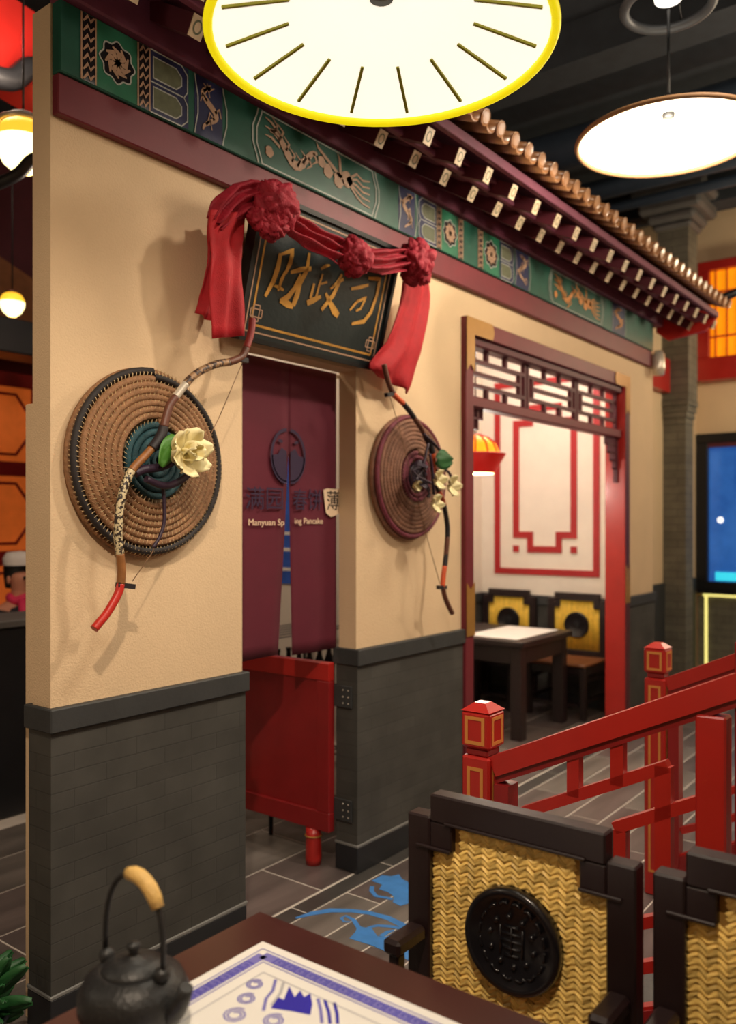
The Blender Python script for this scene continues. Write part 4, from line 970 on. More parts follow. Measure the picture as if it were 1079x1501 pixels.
# ================================================================== chairs
def chair_proto(kind, name, label):
    """chair facing -X, backrest front face at x=0, floor z=0, centred on y=0"""
    root = thing(name, (0, 0, 0), label, 'chair')
    for s_ in (-1, 1):
        MB().bbox((0, s_ * .206, 0), (.045, s_ * .266, .935), .004).build('rear_leg', 'dark', root)
        MB().bbox((-.43, s_ * .215, 0), (-.385, s_ * .262, .43), .004).build('front_leg', 'dark', root)
        MB().bbox((.002, s_ * .150, .863), (.043, s_ * .2055, .9245), .003).build('step_block', 'dark', root)
        MB().bbox((-.006, s_ * .150, .863), (.0018, s_ * .240, .871), .002).build('inner_moulding', 'dark', root)
        MB().bbox((-.385, s_ * .222, .13), (0, s_ * .252, .16), .003).build('side_stretcher', 'dark', root)
        MB().bbox((-.385, s_ * .222, .30), (0, s_ * .252, .325), .003).build('side_stretcher', 'dark', root)
        if kind == 'front':
            MB().bbox((-.11, s_ * .212, .655), (-.001, s_ * .258, .69), .008).build('arm', 'dark', root)
            MB().bbox((-.10, s_ * .222, .455), (-.07, s_ * .248, .655), .004).build('arm_post', 'dark', root)
    MB().bbox((0, -.205, .925), (.045, .205, .988), .004).build('top_rail', 'dark', root)
    MB().bbox((-.006, -.165, .925), (.0, .165, .932), .002).build('inner_moulding', 'dark', root)
    MB().bbox((.002, -.2055, .44), (.043, .2055, .50), .003).build('lower_rail', 'dark', root)
    MB().bbox((-.43, -.20, .10), (-.40, .20, .13), .003).build('front_stretcher', 'dark', root)
    MB().bbox((-.42, -.262, .36), (-.002, .262, .425), .003).build('seat_apron', 'dark', root)
    MB().bbox((-.445, -.270, .43), (-.002, .270, .455), .008).build('seat', 'seat', root)
    # panel silhouette: full width to .863, narrower to .923
    P = [(-.2055, .50), (.2055, .50), (.2055, .8625), (.1495, .8625), (.1495, .9245), (-.1495, .9245), (-.1495, .8625), (-.2055, .8625)]
    MB().prism([(.020, y, z) for y, z in P], (.012, 0, 0)).build('panel_backing', 'straw' if kind == 'front' else 'reed', root)
    def inside(y, z, e=.004): return (abs(y) < .2055 - e and .50 + e < z < .8625 - e * .3) or (abs(y) < .1495 - e and .80 < z < .9245 - e)
    wv = MB()
    if kind == 'front':
        cw = .0182; ph = .0125; ncol = int(.411 / cw) + 1
        for c in range(ncol):
            y0 = -.2055 + (c + .5) * .411 / ncol; sgn = 1 if c % 2 else -1
            for r in range(36):
                z0 = .503 + r * ph + random.uniform(-.001, .001)
                if not inside(y0, z0, .008): continue
                an = sgn * .62 + random.uniform(-.08, .08); L = .0265; wd = .0112
                dy, dz = math.cos(an) * L / 2, math.sin(an) * L / 2; ny, nz = -math.sin(an) * wd / 2, math.cos(an) * wd / 2
                tilt = .0018 * (1 if (r + c) % 2 else -1); x0 = .0175
                q = []
                for du, dv in ((-1, -1), (1, -1), (1, 1), (-1, 1)):
                    q.append((x0 - du * tilt, y0 + du * dy + dv * ny, z0 + du * dz + dv * nz))
                mid = [(x0 - .003, y0 - dy * .6, z0 - dz * .6), (x0 - .003, y0 + dy * .6, z0 + dz * .6)]
                wv.add(q + mid, [(0, 1, 5, 4), (2, 3, 4, 5), (0, 4, 3), (1, 2, 5)])
        o = wv.build('woven_bamboo', 'bamboo', root); o['kind'] = 'stuff'
    else:
        k = 26
        for i in range(k):
            y = -.2 + .4 * (i + .5) / k; zt = .9225 if abs(y) < .147 else .861
            wv.tube([(.018, y, .502), (.018, y, zt)], .0073, 6)
        o = wv.build('reed_strips', 'reed', root); o['kind'] = 'stuff'
    R = .112; zc = .715
    MB().lathe([(.0005, -.004), (R * .80, -.005), (R * .86, -.012), (R * .97, -.014), (R, -.006), (R, .015), (.0005, .015)], (.006, 0, zc), 40, 'X').build('carved_disc', 'blackrelief', root)
    d = bpy.data.objects[[c_.name for c_ in root.children if c_.name.startswith('carved_disc')][-1]]
    rl = MB(); x = .0005
    for i in range(16):
        a = 2 * PI * i / 16; r = R * .68
        rl.tube([(x, r * math.cos(a + t * .28), zc + (r + .006 * math.sin(t * PI)) * math.sin(a + t * .28)) for t in (0, .25, .5, .75, 1)], .0034, 5)
    for i in range(10):
        a = 2 * PI * i / 10 + .2; rl.ball((x, R * .46 * math.cos(a), zc + R * .46 * math.sin(a)), .0065, 6)
    for z in (-.030, -.015, 0, .015, .030): rl.tube([(x, -.026 + abs(z) * .3, zc + z), (x, .026 - abs(z) * .3, zc + z)], .003, 5)
    for y in (-.026, 0, .026): rl.tube([(x, y, zc - .03), (x, y, zc + .03)], .0028, 5)
    o = rl.build('disc_relief', 'blackrelief', d); o['kind'] = 'stuff'
    return root
def place(o, x, y, rz=0): o.location = (x, y, 0); o.rotation_euler = (0, 0, rz)
ch1 = chair_proto('front', 'bamboo_back_chair', 'dark wood chair with woven bamboo back facing the iron teapot')
ch2 = copy_tree(ch1); ch2['label'] = 'dark wood chair with woven bamboo back beside the foot of the red stair railing'
place(ch1, 1.60, .841); place(ch2, 1.605, .279)
ch3 = chair_proto('alcove', 'reed_back_chair', 'dark wood chair with yellow reed back in the alcove, beside the right jamb')
ch4 = copy_tree(ch3); ch4['label'] = 'dark wood chair with yellow reed back in the alcove, in the corner behind the table'
place(ch3, 6.862, 2.985); place(ch4, 6.862, 3.64)

# ================================================================== tables
def table(x0, x1, y0, y1, h, name, label, top='dark_x', lw=.07):
    root = thing(name, ((x0 + x1) / 2, (y0 + y1) / 2, 0), label, 'table')
    MB().bbox((x0, y0, h - .045), (x1, y1, h), .006).build('tabletop', top, root)
    i = .035
    for a, b in (((x0 + i + lw, y0 + i, h - .17), (x1 - i - lw, y0 + i + .025, h - .046)), ((x0 + i + lw, y1 - i - .025, h - .17), (x1 - i - lw, y1 - i, h - .046)), ((x0 + i, y0 + i + lw, h - .17), (x0 + i + .025, y1 - i - lw, h - .046)), ((x1 - i - .025, y0 + i + lw, h - .17), (x1 - i, y1 - i - lw, h - .046))):
        MB().bbox(a, b, .003).build('apron', 'dark', root)
    for x in (x0 + i, x1 - i - lw):
        for y in (y0 + i, y1 - i - lw): MB().bbox((x, y, 0), (x + lw, y + lw, h - .046), .004).build('leg', 'dark', root)
    return root
tc_ = atZ(381, 1334, .75)
TX1, TY1 = tc_.x, tc_.y
table(TX1 - .82, TX1, TY1 - 1.50, TY1, .75, 'dining_table', 'dark reddish wood table carrying the white placemat and iron teapot')
ta = atZ(767, 942, .73)
table(ta.x, ta.x + .87, ta.y, ta.y + .95, .73, 'dining_table', 'dark wood table with white mats inside the alcove', 'dark', .09)
MB().bbox((ta.x + .10, ta.y + .10, .7302), (ta.x + .82, ta.y + .55, .7325), .001).build('placemat', 'paper', None, 'white placemat on the alcove table', 'placemat')

# placemat with blue print
pc = atZ(385, 1380, .752); mx1, my1 = pc.x, pc.y; mx0, my0 = mx1 - .46, my1 - .66
pmz = .7528
pm = thing('placemat', ((mx0 + mx1) / 2, (my0 + my1) / 2, .75), 'white placemat printed with a blue meander border beside the teapot', 'placemat')
MB().bbox((mx0, my0, .7503), (mx1, my1, pmz), .0008).build('sheet', 'paper', pm)
ZN = (0, 0, 1)
def mline(pts, wd, m, nm, o=.0002): MB().ribbon([(x, y, pmz + o) for x, y in pts], wd, ZN, .0002).build(nm, m, pm)
for ins, wd, m in ((.022, .0022, 'blue'), (.058, .0022, 'blue'), (.040, .024, 'blue_lt'), (.085, .003, 'grey_print')):
    for p, q in (((mx1 - ins, my0 + ins), (mx1 - ins, my1 - ins)), ((mx0 + ins, my1 - ins), (mx1 - ins, my1 - ins)), ((mx0 + ins, my0 + ins), (mx0 + ins, my1 - ins)), ((mx0 + ins, my0 + ins), (mx1 - ins, my0 + ins))):
        mline([p, q], wd, m, 'border_line', .0002 if m != 'blue_lt' else .0001)
def meander(p, d, n, s_=.021):
    b = MB(); d = Vector(d); nr = Vector((d.y, -d.x))
    for i in range(n):
        o = Vector(p) + d * (i * s_ * 1.25)
        key = [(0, -.5), (0, .5), (1, .5), (1, -.25), (.4, -.25), (.4, .1), (.65, .1)]
        b.ribbon([(*(o + d * (u * s_) + nr * (v * s_)), pmz + .0005) for u, v in key], .0028, ZN, .0002)
    o = b.build('meander_border', 'blue', pm); o['kind'] = 'stuff'
meander((mx1 - .040, my1 - .075), (0, -1), 22); meander((mx1 - .075, my1 - .040), (-1, 0), 13); meander((mx0 + .040, my1 - .05), (0, -1), 22); meander((mx1 - .05, my0 + .040), (-1, 0), 14)
def mp(px, py): v = atZ(px, py, pmz); return (v.x, v.y)
# blue gate silhouette, wave lines, cloud circles
MB().prism([(*mp(x, y), pmz + .0002) for x, y in ((397, 1478), (408, 1462), (416, 1466), (424, 1446), (432, 1462), (440, 1452), (446, 1462), (455, 1456), (458, 1472), (455, 1488), (425, 1482))], (0, 0, .0003)).build('printed_gate', 'blue', pm)
for P, m in (([(404, 1436), (400, 1452), (390, 1464), (386, 1482)], 'blue_lt'), ([(416, 1440), (411, 1456), (398, 1474)], 'grey_print'), ([(466, 1464), (470, 1480), (472, 1500)], 'blue_lt'), ([(476, 1466), (482, 1484), (484, 1501)], 'blue'), ([(490, 1470), (494, 1486), (495, 1501)], 'blue')):
    mline([mp(*p) for p in P], .006, m, 'printed_wave')
for px, py, r in ((374, 1443, .017), (362, 1464, .018), (345, 1488, .022), (402, 1496, .02)):
    c = Vector(mp(px, py)); b = MB()
    b.ribbon([(c.x + r * (1 - i / 40) * math.cos(i * .55), c.y + r * (1 - i / 40) * math.sin(i * .55), pmz + .0002) for i in range(26)], .0035, ZN, .0002); b.build('printed_cloud', 'blue_lt', pm)

# ================================================================== teapot
tp = (VIEW + RIGHT * ((196 - CX) / F_PX)) * 1.40; tx_, ty_ = tp.x, tp.y; tz = .75
te = thing('iron_teapot', (tx_, ty_, tz), 'black cast iron teapot with cane wrapped hoop handle', 'teapot')
MB().lathe([(.0005, .001), (.055, .001), (.062, .008), (.080, .030), (.090, .055), (.090, .075), (.080, .098), (.058, .112), (.050, .114), (.048, .108), (.0005, .106)], (tx_, ty_, tz), 40).build('body', 'iron', te)
MB().lathe([(.052, .114), (.05, .119), (.030, .128), (.010, .131), (.006, .138), (.012, .146), (.010, .153), (.0005, .155)], (tx_, ty_, tz), 28).build('lid', 'iron', te)
ax = (RIGHT * .86 - VIEW * .5).normalized()
def TPt(a, h, o=0.): v = Vector((tx_, ty_, tz + h)) + ax * a + VIEW * o; return v
MB().tube([TPt(.075, .060), TPt(.095, .072), TPt(.108, .092), TPt(.116, .112)], [.022, .017, .013, .011], 12).build('spout', 'iron', te)
for sgn in (-1, 1): MB().ball(TPt(sgn * .062, .116), .014, 8).build('handle_lug', 'iron', te)
hp = []
for i in range(19):
    a = PI * i / 18; hp.append(TPt(-.066 * math.cos(a) * (1 + .12 * math.sin(a)), .118 + .150 * math.sin(a) ** .8))
MB().tube(hp, .0048, 8).build('handle_hoop', 'iron', te)
MB().tube(hp[8:15], [.0105, .0125, .013, .013, .013, .0125, .0105], 10).build('handle_grip', 'cane', te)

# ================================================================== stair railings
NX1, NY = 2.147, 1.22
def newel(x, y, h, par, nm='newel_post'):
    w_ = .045; o = MB().bbox((x - w_, y - w_, 0), (x + w_, y + w_, h - .15), .006).build(nm, 'red', par)
    MB().bbox((x - .036, y - .036, h - .15), (x + .036, y + .036, h - .128), .004).build('neck', 'red_dk', o)
    MB().bbox((x - .047, y - .047, h - .128), (x + .047, y + .047, h - .022), .008).build('head', 'red', o)
    MB().prism([(x - .047, y - .047, h - .022), (x + .047, y - .047, h - .022), (x + .047, y + .047, h - .022), (x - .047, y + .047, h - .022)], (0, 0, .001)).build('cap', 'red', o)
    MB().add([(x - .045, y - .045, h - .021), (x + .045, y - .045, h - .021), (x + .045, y + .045, h - .021), (x - .045, y + .045, h - .021), (x - .018, y - .018, h), (x + .018, y - .018, h), (x + .018, y + .018, h), (x - .018, y + .018, h)],
             [(0, 1, 5, 4), (1, 2, 6, 5), (2, 3, 7, 6), (3, 0, 4, 7), (4, 5, 6, 7), (3, 2, 1, 0)]).build('crown', 'red', o)
    for ax_, sg_ in (('x', -1), ('y', -1), ('x', 1), ('y', 1)):
        for z0, z1, hw, dd in ((h - .115, h - .035, .032, .0475), (.10, h - .18, .026, .0455)):
            for a0, a1, b0, b1 in ((-hw, hw, z0, z0 + .010), (-hw, hw, z1 - .010, z1), (-hw, -hw + .010, z0 + .01, z1 - .01), (hw - .010, hw, z0 + .01, z1 - .01)):
                if ax_ == 'x': MB().box((x + sg_ * dd, y + a0, b0), (x + sg_ * (dd + .001), y + a1, b1)).build('gold_line', 'goldpaint', o)
                else: MB().box((x + a0, y + sg_ * dd, b0), (x + a1, y + sg_ * (dd + .001), b1)).build('gold_line', 'goldpaint', o)
    return o
rl_ = thing('stair_railing', (NX1, NY, 0), 'red lattice stair railing with gold lined newel post beside the bamboo back chairs', 'railing')
newel(NX1, NY, 1.08, rl_)
SLP = .273 / .61
_a = atX(722, 1124, NX1 - .03); _b = atX(1079, 1006, NX1 - .03); SLP = (_b.z - _a.z) / (_a.y - _b.y)
def hz_(y): return _a.z + (_a.y - y) * SLP                  # handrail centre height
X = NX1
def rb(y0, z0, y1, z1, wd, nm, m='red', tk=.03):
    MB().bar((X, y0, z0), (X, y1, z1), tk, wd, (0, 0, 1) if abs(y1 - y0) > 1e-4 else (0, 1, 0)).build(nm, m, rl_)
yend = -.55
rb(NY - .046, hz_(NY - .046), yend, hz_(yend), .056, 'handrail', 'red', .06)
rb(NY - .046, hz_(NY - .046) - .040, yend, hz_(yend) - .040, .022, 'underside_shade', 'red_dk', .04)  # darker strip stands in for the shade under the handrail
rb(NY - .075, 0, NY - .075, hz_(NY - .075) - .06, .045, 'side_post', 'red_dk', .06)
def pz(px, py): v = atX(px, py, X); return v.y, v.z
yA, zA = pz(768, 1190); yB, zB = pz(981, 1122); rb(yA, zA, yB, zB, .030, 'lattice_rail')
for px, pyb in ((843, 1166), (907, 1150)):
    y_, z_ = pz(px, pyb); rb(y_, z_, y_, hz_(y_) - .045, .034, 'lattice_post')
yC, zC = pz(974, 1122); rb(yC, zC, yC, .28, .040, 'lattice_post')
yD, zD = pz(903, 1212); yE, zE = pz(1030, 1173); rb(yD, zD, yE, zE, .030, 'lattice_rail')
yF, zF = pz(911, 1216); rb(yF, zF, yF, .20, .034, 'lattice_post')
yP, _ = pz(1046, 1100); MB().bbox((X - .028, yP - .036, .15), (X + .028, yP + .036, hz_(yP) - .052), .005).build('intermediate_post', 'red', rl_)
yP2 = yP - .45; MB().bbox((X - .035, yP2 - .05, .3), (X + .035, yP2 + .05, hz_(yP2) - .065), .005).build('intermediate_post', 'red', rl_)
MB().bbox((X - .012, yP2 + .051, .42), (X + .012, yP - .051, hz_(yP2) - .08), .003).build('infill_panel', 'red_dk', rl_)
for py in (1352, 1417, 1482):
    yG, zG = pz(940, py); a, b = NY - .10, yP + .05
    rb(a, zG + (yG - a) * SLP, b, zG + (yG - b) * SLP, .028, 'lattice_rail')
rb(NY - .10, .02 + .10, yend, .12 + (NY - .1 - yend) * SLP, .12, 'stringer', 'red_dk', .05)
r2 = copy_tree(rl_); r2.location = (3.663, NY, 0); r2['label'] = 'red lattice stair railing with gold lined newel post beside the brick column'
# steps and platform
st_ = thing('stair_steps', (2.9, .7, 0), 'grey stone steps rising between the red railings', kind='structure')
st_.name = 'floor_stairs'; ORIGIN[st_.name] = Vector((2.9, .7, 0))
for i in range(4): MB().bbox((NX1 + .04, -.6, .14 * i + .001), (3.62, .95 - .30 * i, .14 * (i + 1)), .006).build('step', 'stone', st_)

# ================================================================== blue dragon painted on the floor
fd = thing('floor_painting', (*atZ(560, 1340, 0).xy, 0), 'blue dragon painted on the floor in front of the doorway', 'floor painting')
def fpz(px, py, o=.0006): v = atZ(px, py, o); return (v.x, v.y, o)
def fpaint(nm, pts): MB().prism([fpz(x, y) for x, y in pts], (0, 0, .0008)).build(nm, 'floorblue', fd)
def C7(x, y): return (400 + x / 4.496, 1230 + y / 4.494)
fpaint('painted_cloud', [C7(*p) for p in ((650, 275), (720, 238), (780, 245), (832, 232), (850, 262), (905, 290), (905, 420), (840, 440), (790, 415), (800, 380), (760, 350), (700, 330), (720, 300))])
MB().ribbon([fpz(*C7(*p), .0014) for p in ((655, 310), (650, 340), (680, 375), (740, 385), (790, 395))], .02, ZN, .0002).build('painted_cloud_curl', 'floorblue', fd)
MB().ribbon([fpz(*C7(*p)) for p in ((150, 520), (260, 490), (380, 470), (520, 472), (640, 487), (760, 520), (860, 570), (940, 620))], [.012, .032, .036, .03, .03, .034, .034, .03], ZN, .0004).build('painted_dragon_body', 'floorblue', fd)
fpaint('painted_dragon_head', [C7(*p) for p in ((505, 655), (545, 610), (560, 570), (610, 585), (640, 575), (660, 600), (690, 640), (740, 645), (800, 625), (900, 640), (900, 800), (780, 755), (650, 700))])
MB().ribbon([fpz(*C7(*p)) for p in ((570, 590), (530, 530), (480, 505), (450, 520), (470, 545), (510, 545))], [.02, .02, .016, .014, .012, .008], ZN, .0005).build('painted_whisker', 'floorblue', fd)
MB().ribbon([fpz(*C7(*p)) for p in ((640, 580), (690, 570), (770, 575), (850, 590), (920, 610))], [.015, .02, .022, .02, .02], ZN, .0005).build('painted_horn', 'floorblue', fd)
MB().ribbon([fpz(*C7(*p)) for p in ((715, 640), (760, 610), (800, 600))], [.022, .02, .01], ZN, .0006).build('painted_fang', 'floorblue', fd)

# ================================================================== kitchen glimpsed through the doorway
KX0, KX1, KY0, KY1 = 3.14, 3.78, 3.02, 3.36
rk = thing('kitchen_rack', ((KX0 + KX1) / 2, (KY0 + KY1) / 2, 0), 'black wire kitchen rack behind the red half door', 'rack')
for x in (KX0, KX1):
    for y in (KY0, KY1): MB().tube([(x, y, 0), (x, y, 1.06)], .011, 8).build('post', 'blackmetal', rk)
for z in (.30, .66, 1.0):
    for y in [KY0 + (KY1 - KY0) * i / 5 for i in range(6)]: MB().tube([(KX0, y, z), (KX1, y, z)], .004, 6).build('shelf_wire', 'steel' if z > .9 else 'blackmetal', rk)
    for x in (KX0, KX1): MB().tube([(x, KY0, z), (x, KY1, z)], .006, 6).build('shelf_edge', 'steel' if z > .9 else 'blackmetal', rk)
for i in range(7):
    bx, by = KX0 + .06 + i * .085, KY0 + .09
    b = thing('bottle', (bx, by, .664), 'dark bottle in a row on the middle shelf of the kitchen rack', 'bottle', 'bottles on the kitchen rack')
    MB().lathe([(.0005, 0), (.032, 0), (.034, .01), (.034, .13), (.014, .19), (.012, .24), (.015, .245), (.015, .26), (.0005, .26)], (bx, by, .664), 16).build('glass', 'bottle', b)
    MB().lathe([(.0346, .03), (.0346, .11)], (bx, by, .664), 16).build('paper_label', 'bottlelabel', b)
MB().bbox((2.62, 3.25, 0.0), (2.95, 3.55, .32), .01).build('cardboard_box', 'box', None, 'beige box on the floor behind the half door', 'box')
MB().bbox((2.36, 3.62, 0.0), (2.58, 3.95, .26), .02).build('plastic_crate', 'bluebox', None, 'blue crate on the kitchen floor', 'crate')
bp_ = thing('wall_poster', (AX0 - .09, 3.6, 1.2), 'blue poster on the kitchen side of the alcove wall', 'poster')
MB().box((AX0 - .088, 3.30, 1.22), (AX0 - .081, 3.86, 2.0)).build('sheet', 'blueposter', bp_)
for z in (1.30, 1.42, 1.52): MB().box((AX0 - .0895, 3.34, z), (AX0 - .0882, 3.82, z + .02)).build('printed_line', 'paper', bp_)

# ================================================================== hall seen past the free end of the partition
scn_y = 6.6
for k in range(2):
    x0 = 3.35 + k * .86; x1 = x0 + .80
    sc_ = thing('lattice_screen', ((x0 + x1) / 2, scn_y, 0), ['red lattice screen with glowing orange panes near the seated person', 'red lattice screen with glowing orange panes farther along the maroon wall'][k], 'screen')
    MB().box((x0 + .05, scn_y + .02, .6), (x1 - .05, scn_y + .03, 2.72)).build('pane', 'pane', sc_)
    for a, b in (((x0, scn_y, 0), (x0 + .06, scn_y + .05, 2.9)), ((x1 - .06, scn_y, 0), (x1, scn_y + .05, 2.9))): MB().bbox(a, b, .005).build('stile', 'red_dk', sc_)
    for z in (0, .5, 1.24, 1.98, 2.72): MB().bbox((x0 + .06, scn_y, z), (x1 - .06, scn_y + .05, z + (.50 if z == 0 else .12)), .005).build('rail', 'red_dk', sc_)
    for z in (.62, 1.36, 2.10):
        for i in range(1, 6):
            if i in (1, 5): MB().box((x0 + .06 + i * .1133 - .01, scn_y + .005, z), (x0 + .06 + i * .1133 + .01, scn_y + .02, z + .62)).build('lattice_bar', 'red_dk', sc_)
        for i in range(1, 5):
            for xa, xb in ((x0 + .06, x0 + .163), (x1 - .163, x1 - .06)): MB().box((xa, scn_y + .005, z + i * .124 - .009), (xb, scn_y + .02, z + i * .124 + .009)).build('lattice_bar', 'red_dk', sc_)
        cx_, cz_ = (x0 + x1) / 2, z + .31
        MB().tube([(cx_ + .20 * math.cos(a), scn_y + .012, cz_ + .27 * math.sin(a)) for a in [2 * PI * (i + .5) / 8 for i in range(8)]], .014, 6, True).build('lattice_ring', 'red_dk', sc_)
# red beam and black curled eave of the hall, lanterns
MB().bar((1.9, 4.6, 4.42), (4.6, 4.6, 4.02), .30, .42).build('hall_beam', 'red', None, 'bright red slanting beam high in the back hall', 'beam')
MB().tube(smooth_path([Vector(p) for p in ((2.2, 4.3, 3.95), (2.45, 4.3, 3.98), (2.58, 4.3, 4.10), (2.75, 4.3, 4.10), (3.2, 4.3, 4.0))]), .06, 10).build('curled_eave', 'blackmetal', None, 'black curled eave ridge under the bright red beam', 'eave')
def lantern(c, R, label, ring):
    x, y, z = c; root = thing('hanging_lantern', (x, y, z - R * 1.1), label, 'lantern')
    MB().lathe([(.35 * R, -1.05 * R), (.72 * R, -.75 * R), (.97 * R, -.25 * R), (1.0 * R, .1 * R)], (x, y, z), 28).build('lower_globe', 'lantern_hot', root)
    MB().lathe([(1.0 * R, .1 * R), (.97 * R, .3 * R), (.75 * R, .7 * R), (.5 * R, .85 * R)], (x, y, z), 28).build('upper_globe', 'lantern', root)
    MB().lathe([(.0005, 1.15 * R), (.5 * R, 1.1 * R), (.58 * R, .85 * R), (.0005, .85 * R)], (x, y, z), 24).build('cap', 'bow_brown', root)
    if ring: MB().tube([(x + .85 * R * math.cos(a), y + .85 * R * math.sin(a), z + .78 * R) for a in [2 * PI * i / 28 for i in range(28)]], .09 * R, 8, True).build('ring', 'silver', root)
    MB().tube([(x, y, z + 1.1 * R), (x, y, Z_CEIL)], .006, 6).build('cord', 'blackmetal', root)
pl = (VIEW + RIGHT * ((34 - CX) / F_PX)) * 4.0; lantern((pl.x, pl.y, 1.6 + (765 - 212) / F_PX * 4.0), .125, 'patterned glowing lantern with pale ring behind the partition end', True)
pl = (VIEW + RIGHT * ((18 - CX) / F_PX)) * 6.0; lantern((pl.x, pl.y, 1.6 + (765 - 445) / F_PX * 6.0), .085, 'small ribbed yellow lantern before the lattice screens', False)
def at_depth(px, py, d): v = (VIEW + RIGHT * ((px - CX) / F_PX)) * d; return Vector((v.x, v.y, H_CAM + (HORIZON - py) / F_PX * d))
MB().tube(smooth_path([at_depth(-40, 285, 3.8), at_depth(0, 268, 3.8), at_depth(28, 254, 3.8), at_depth(48, 234, 3.8), at_depth(80, 226, 3.8)]), .028, 8).build('curved_bracket', 'blackmetal', None, 'black curved bracket in front of the patterned lantern', 'bracket')
hb = at_depth(20, 490, 5.6)
MB().bbox((hb.x - .8, hb.y, 2.72), (hb.x + .9, hb.y + .25, 2.95), .01).build('dark_beam', 'plinth', None, 'dark beam below the small yellow lantern', 'beam')
MB().prism([(hb.x - .5, 6.9, 3.0), (hb.x + 1.3, 6.9, 3.0), (hb.x + 1.3, 6.9, 3.68), (hb.x + .75, 6.9, 3.90), (hb.x - .5, 6.9, 3.55)], (0, .05, 0)).build('wooden_gable_panel', 'seat', None, 'brown gabled panel above the red lattice screens', 'panel')
# dark counter
ct = thing('counter', (2.6, 4.4, 0), 'dark counter with a pale top edge in front of the seated person', 'counter')
cA = at_depth(20, 905, 4.7)
MB().bbox((cA.x - .55, cA.y - .1, 0), (cA.x + .35, cA.y + .25, cA.z - .04), .01).build('body', 'plinth', ct)
MB().bbox((cA.x - .58, cA.y - .13, cA.z - .04), (cA.x + .38, cA.y + .28, cA.z), .006).build('top', 'stone', ct)
# seated person, mostly hidden by the partition end
pe_h = at_depth(32, 852, 6.0); hx, hy, hz0_ = pe_h.x, pe_h.y, pe_h.z
person = thing('person', (hx, hy, 0), 'person seated behind the counter in pale cap, dark clothes and pink scarf', 'person')
me = bpy.data.meshes.new('body'); V0 = Vector((hx, hy, 0)); zs = hz0_ - .62
pts = [(0, 0, zs), (0, 0, zs + .22), (0, 0, zs + .42), (0, 0, zs + .50), (0, -.01, zs + .62), (0, -.01, zs + .70),
       (-.19, 0, zs + .40), (-.24, -.06, zs + .16), (-.14, -.26, zs + .10), (-.10, -.33, zs + .10), (.19, 0, zs + .40), (.24, -.06, zs + .16), (.14, -.26, zs + .10), (.10, -.33, zs + .10),
       (-.11, -.04, zs - .02), (-.12, -.42, zs - .01), (-.12, -.42, .08), (-.12, -.54, .04), (.11, -.04, zs - .02), (.12, -.42, zs - .01), (.12, -.42, .08), (.12, -.54, .04)]
rad = [.15, .14, .13, .055, .095, .085, .065, .05, .036, .03, .065, .05, .036, .03, .09, .07, .045, .035, .09, .07, .045, .035]
ed = [(0, 1), (1, 2), (2, 3), (3, 4), (4, 5), (2, 6), (6, 7), (7, 8), (8, 9), (2, 10), (10, 11), (11, 12), (12, 13), (0, 14), (14, 15), (15, 16), (16, 17), (0, 18), (18, 19), (19, 20), (20, 21)]
for wi in (9, 13):
    wx, wy, wz = pts[wi]
    for k in range(5):
        fx_ = wx + (k - 2) * .017; a_ = len(pts)
        pts += [(fx_, wy - (.03 if k else .015), wz - .01), (fx_ + (k - 2) * .004, wy - (.075 if k else .045) - .006 * (k == 2), wz - .03)]; rad += [.009, .007]; ed += [(wi, a_), (a_, a_ + 1)]
me.from_pydata(pts, ed, []); po = bpy.data.objects.new('body', me); COL.objects.link(po); po.parent = person
md = po.modifiers.new('skin', 'SKIN'); 
for i, v in enumerate(me.skin_vertices[0].data): v.radius = (rad[i], rad[i]); v.use_root = (i == 0)
po.modifiers.new('sub', 'SUBSURF').levels = 2
me.materials.append(M['skin'])
ORIGIN[person.name] = Vector((hx, hy, 0))
def PP(x, y, z): return (hx + x, hy + y, zs + z)
MB().lathe([(.17, 0), (.178, .12), (.185, .30), (.20, .40), (.13, .46), (.07, .485)], PP(0, 0, -.02), 24).build('jacket', 'darkcloth', person)
for s_ in (-1, 1):
    MB().tube([PP(s_ * .17, 0, .41), PP(s_ * .245, -.06, .16), PP(s_ * .15, -.25, .10)], [.085, .068, .052], 12).build('sleeve', 'darkcloth', person)
    MB().tube([PP(s_ * .11, -.02, -.02), PP(s_ * .12, -.44, -.01), (hx + s_ * .12, hy - .43, .10)], [.105, .09, .06], 12).build('trouser_leg', 'darkcloth', person)
    MB().ball(PP(s_ * .036, -.098, .65), .012, 6).build('eye', 'hair', person)
    MB().ball(PP(s_ * .100, 0, .635), .022, 6, (.5, 1, 1.3)).build('ear', 'skin', person)
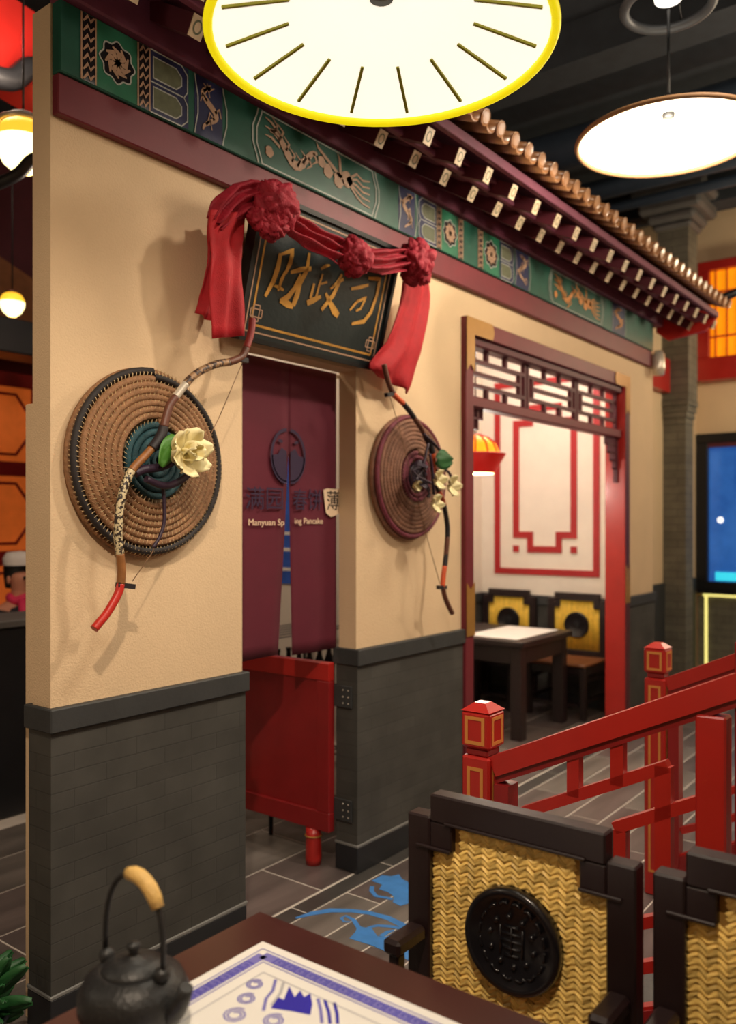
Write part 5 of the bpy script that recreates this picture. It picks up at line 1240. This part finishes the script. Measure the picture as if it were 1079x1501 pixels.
MB().ball(PP(0, -.112, .62), .018, 6, (.8, 1, 1.3)).build('nose', 'skin', person)
MB().ball(PP(0, -.100, .575), .02, 6, (1.3, .5, .4)).build('mouth', 'bow_pink', person)
MB().lathe([(.080, -.10), (.092, -.02), (.094, .05), (.07, .085), (.0005, .09)], PP(0, .058, .672), 24).build('hair', 'hair', person)
MB().lathe([(.112, 0), (.116, .05), (.09, .09), (.0005, .10)], PP(0, .02, .735), 24).build('cap', 'whitecap', person)
MB().tube([PP(.085 * math.cos(a), .075 * math.sin(a) - .01, .50 + .012 * math.sin(3 * a)) for a in [2 * PI * i / 20 for i in range(20)]], .032, 8, True).build('scarf', 'pinkcloth', person)
MB().tube([PP(-.05, -.09, .50), PP(-.06, -.13, .42), PP(-.055, -.14, .34)], [.03, .035, .03], 8).build('scarf_end', 'pinkcloth', person)
stl = thing('stool', (hx, hy, 0), 'dark stool under the seated person', 'stool')
MB().lathe([(.0005, zs - .17), (.19, zs - .17), (.19, zs - .125), (.0005, zs - .125)], (hx, hy + .02, 0), 24).build('seat', 'dark', stl)
for i in range(4):
    a = PI / 4 + i * PI / 2; MB().tube([(hx + .17 * math.cos(a), hy + .02 + .17 * math.sin(a), 0), (hx + .14 * math.cos(a), hy + .02 + .14 * math.sin(a), zs - .17)], .018, 8).build('leg', 'dark', stl)
# low green plant by the partition end
gp = thing('potted_plant', (1.26, 2.42, 0), 'bushy green plant in a dark pot beside the partition end', 'plant')
MB().lathe([(.0005, 0), (.08, 0), (.10, .14), (.11, .15), (.095, .15), (.09, .13), (.0005, .125)], (1.26, 2.42, 0), 24).build('pot', 'plinth', gp)
rr_ = random.Random(4)
for i in range(34):
    a = rr_.uniform(0, 6.28); el = rr_.uniform(.1, 1.2); petal((1.26 + .03 * math.cos(a), 2.42 + .03 * math.sin(a), .13 + rr_.uniform(0, .06)), (math.cos(a) * math.cos(el), math.sin(a) * math.cos(el), math.sin(el)), rr_.uniform(.10, .17), .028, .02, 'leaf_dk', 'leaf', gp)
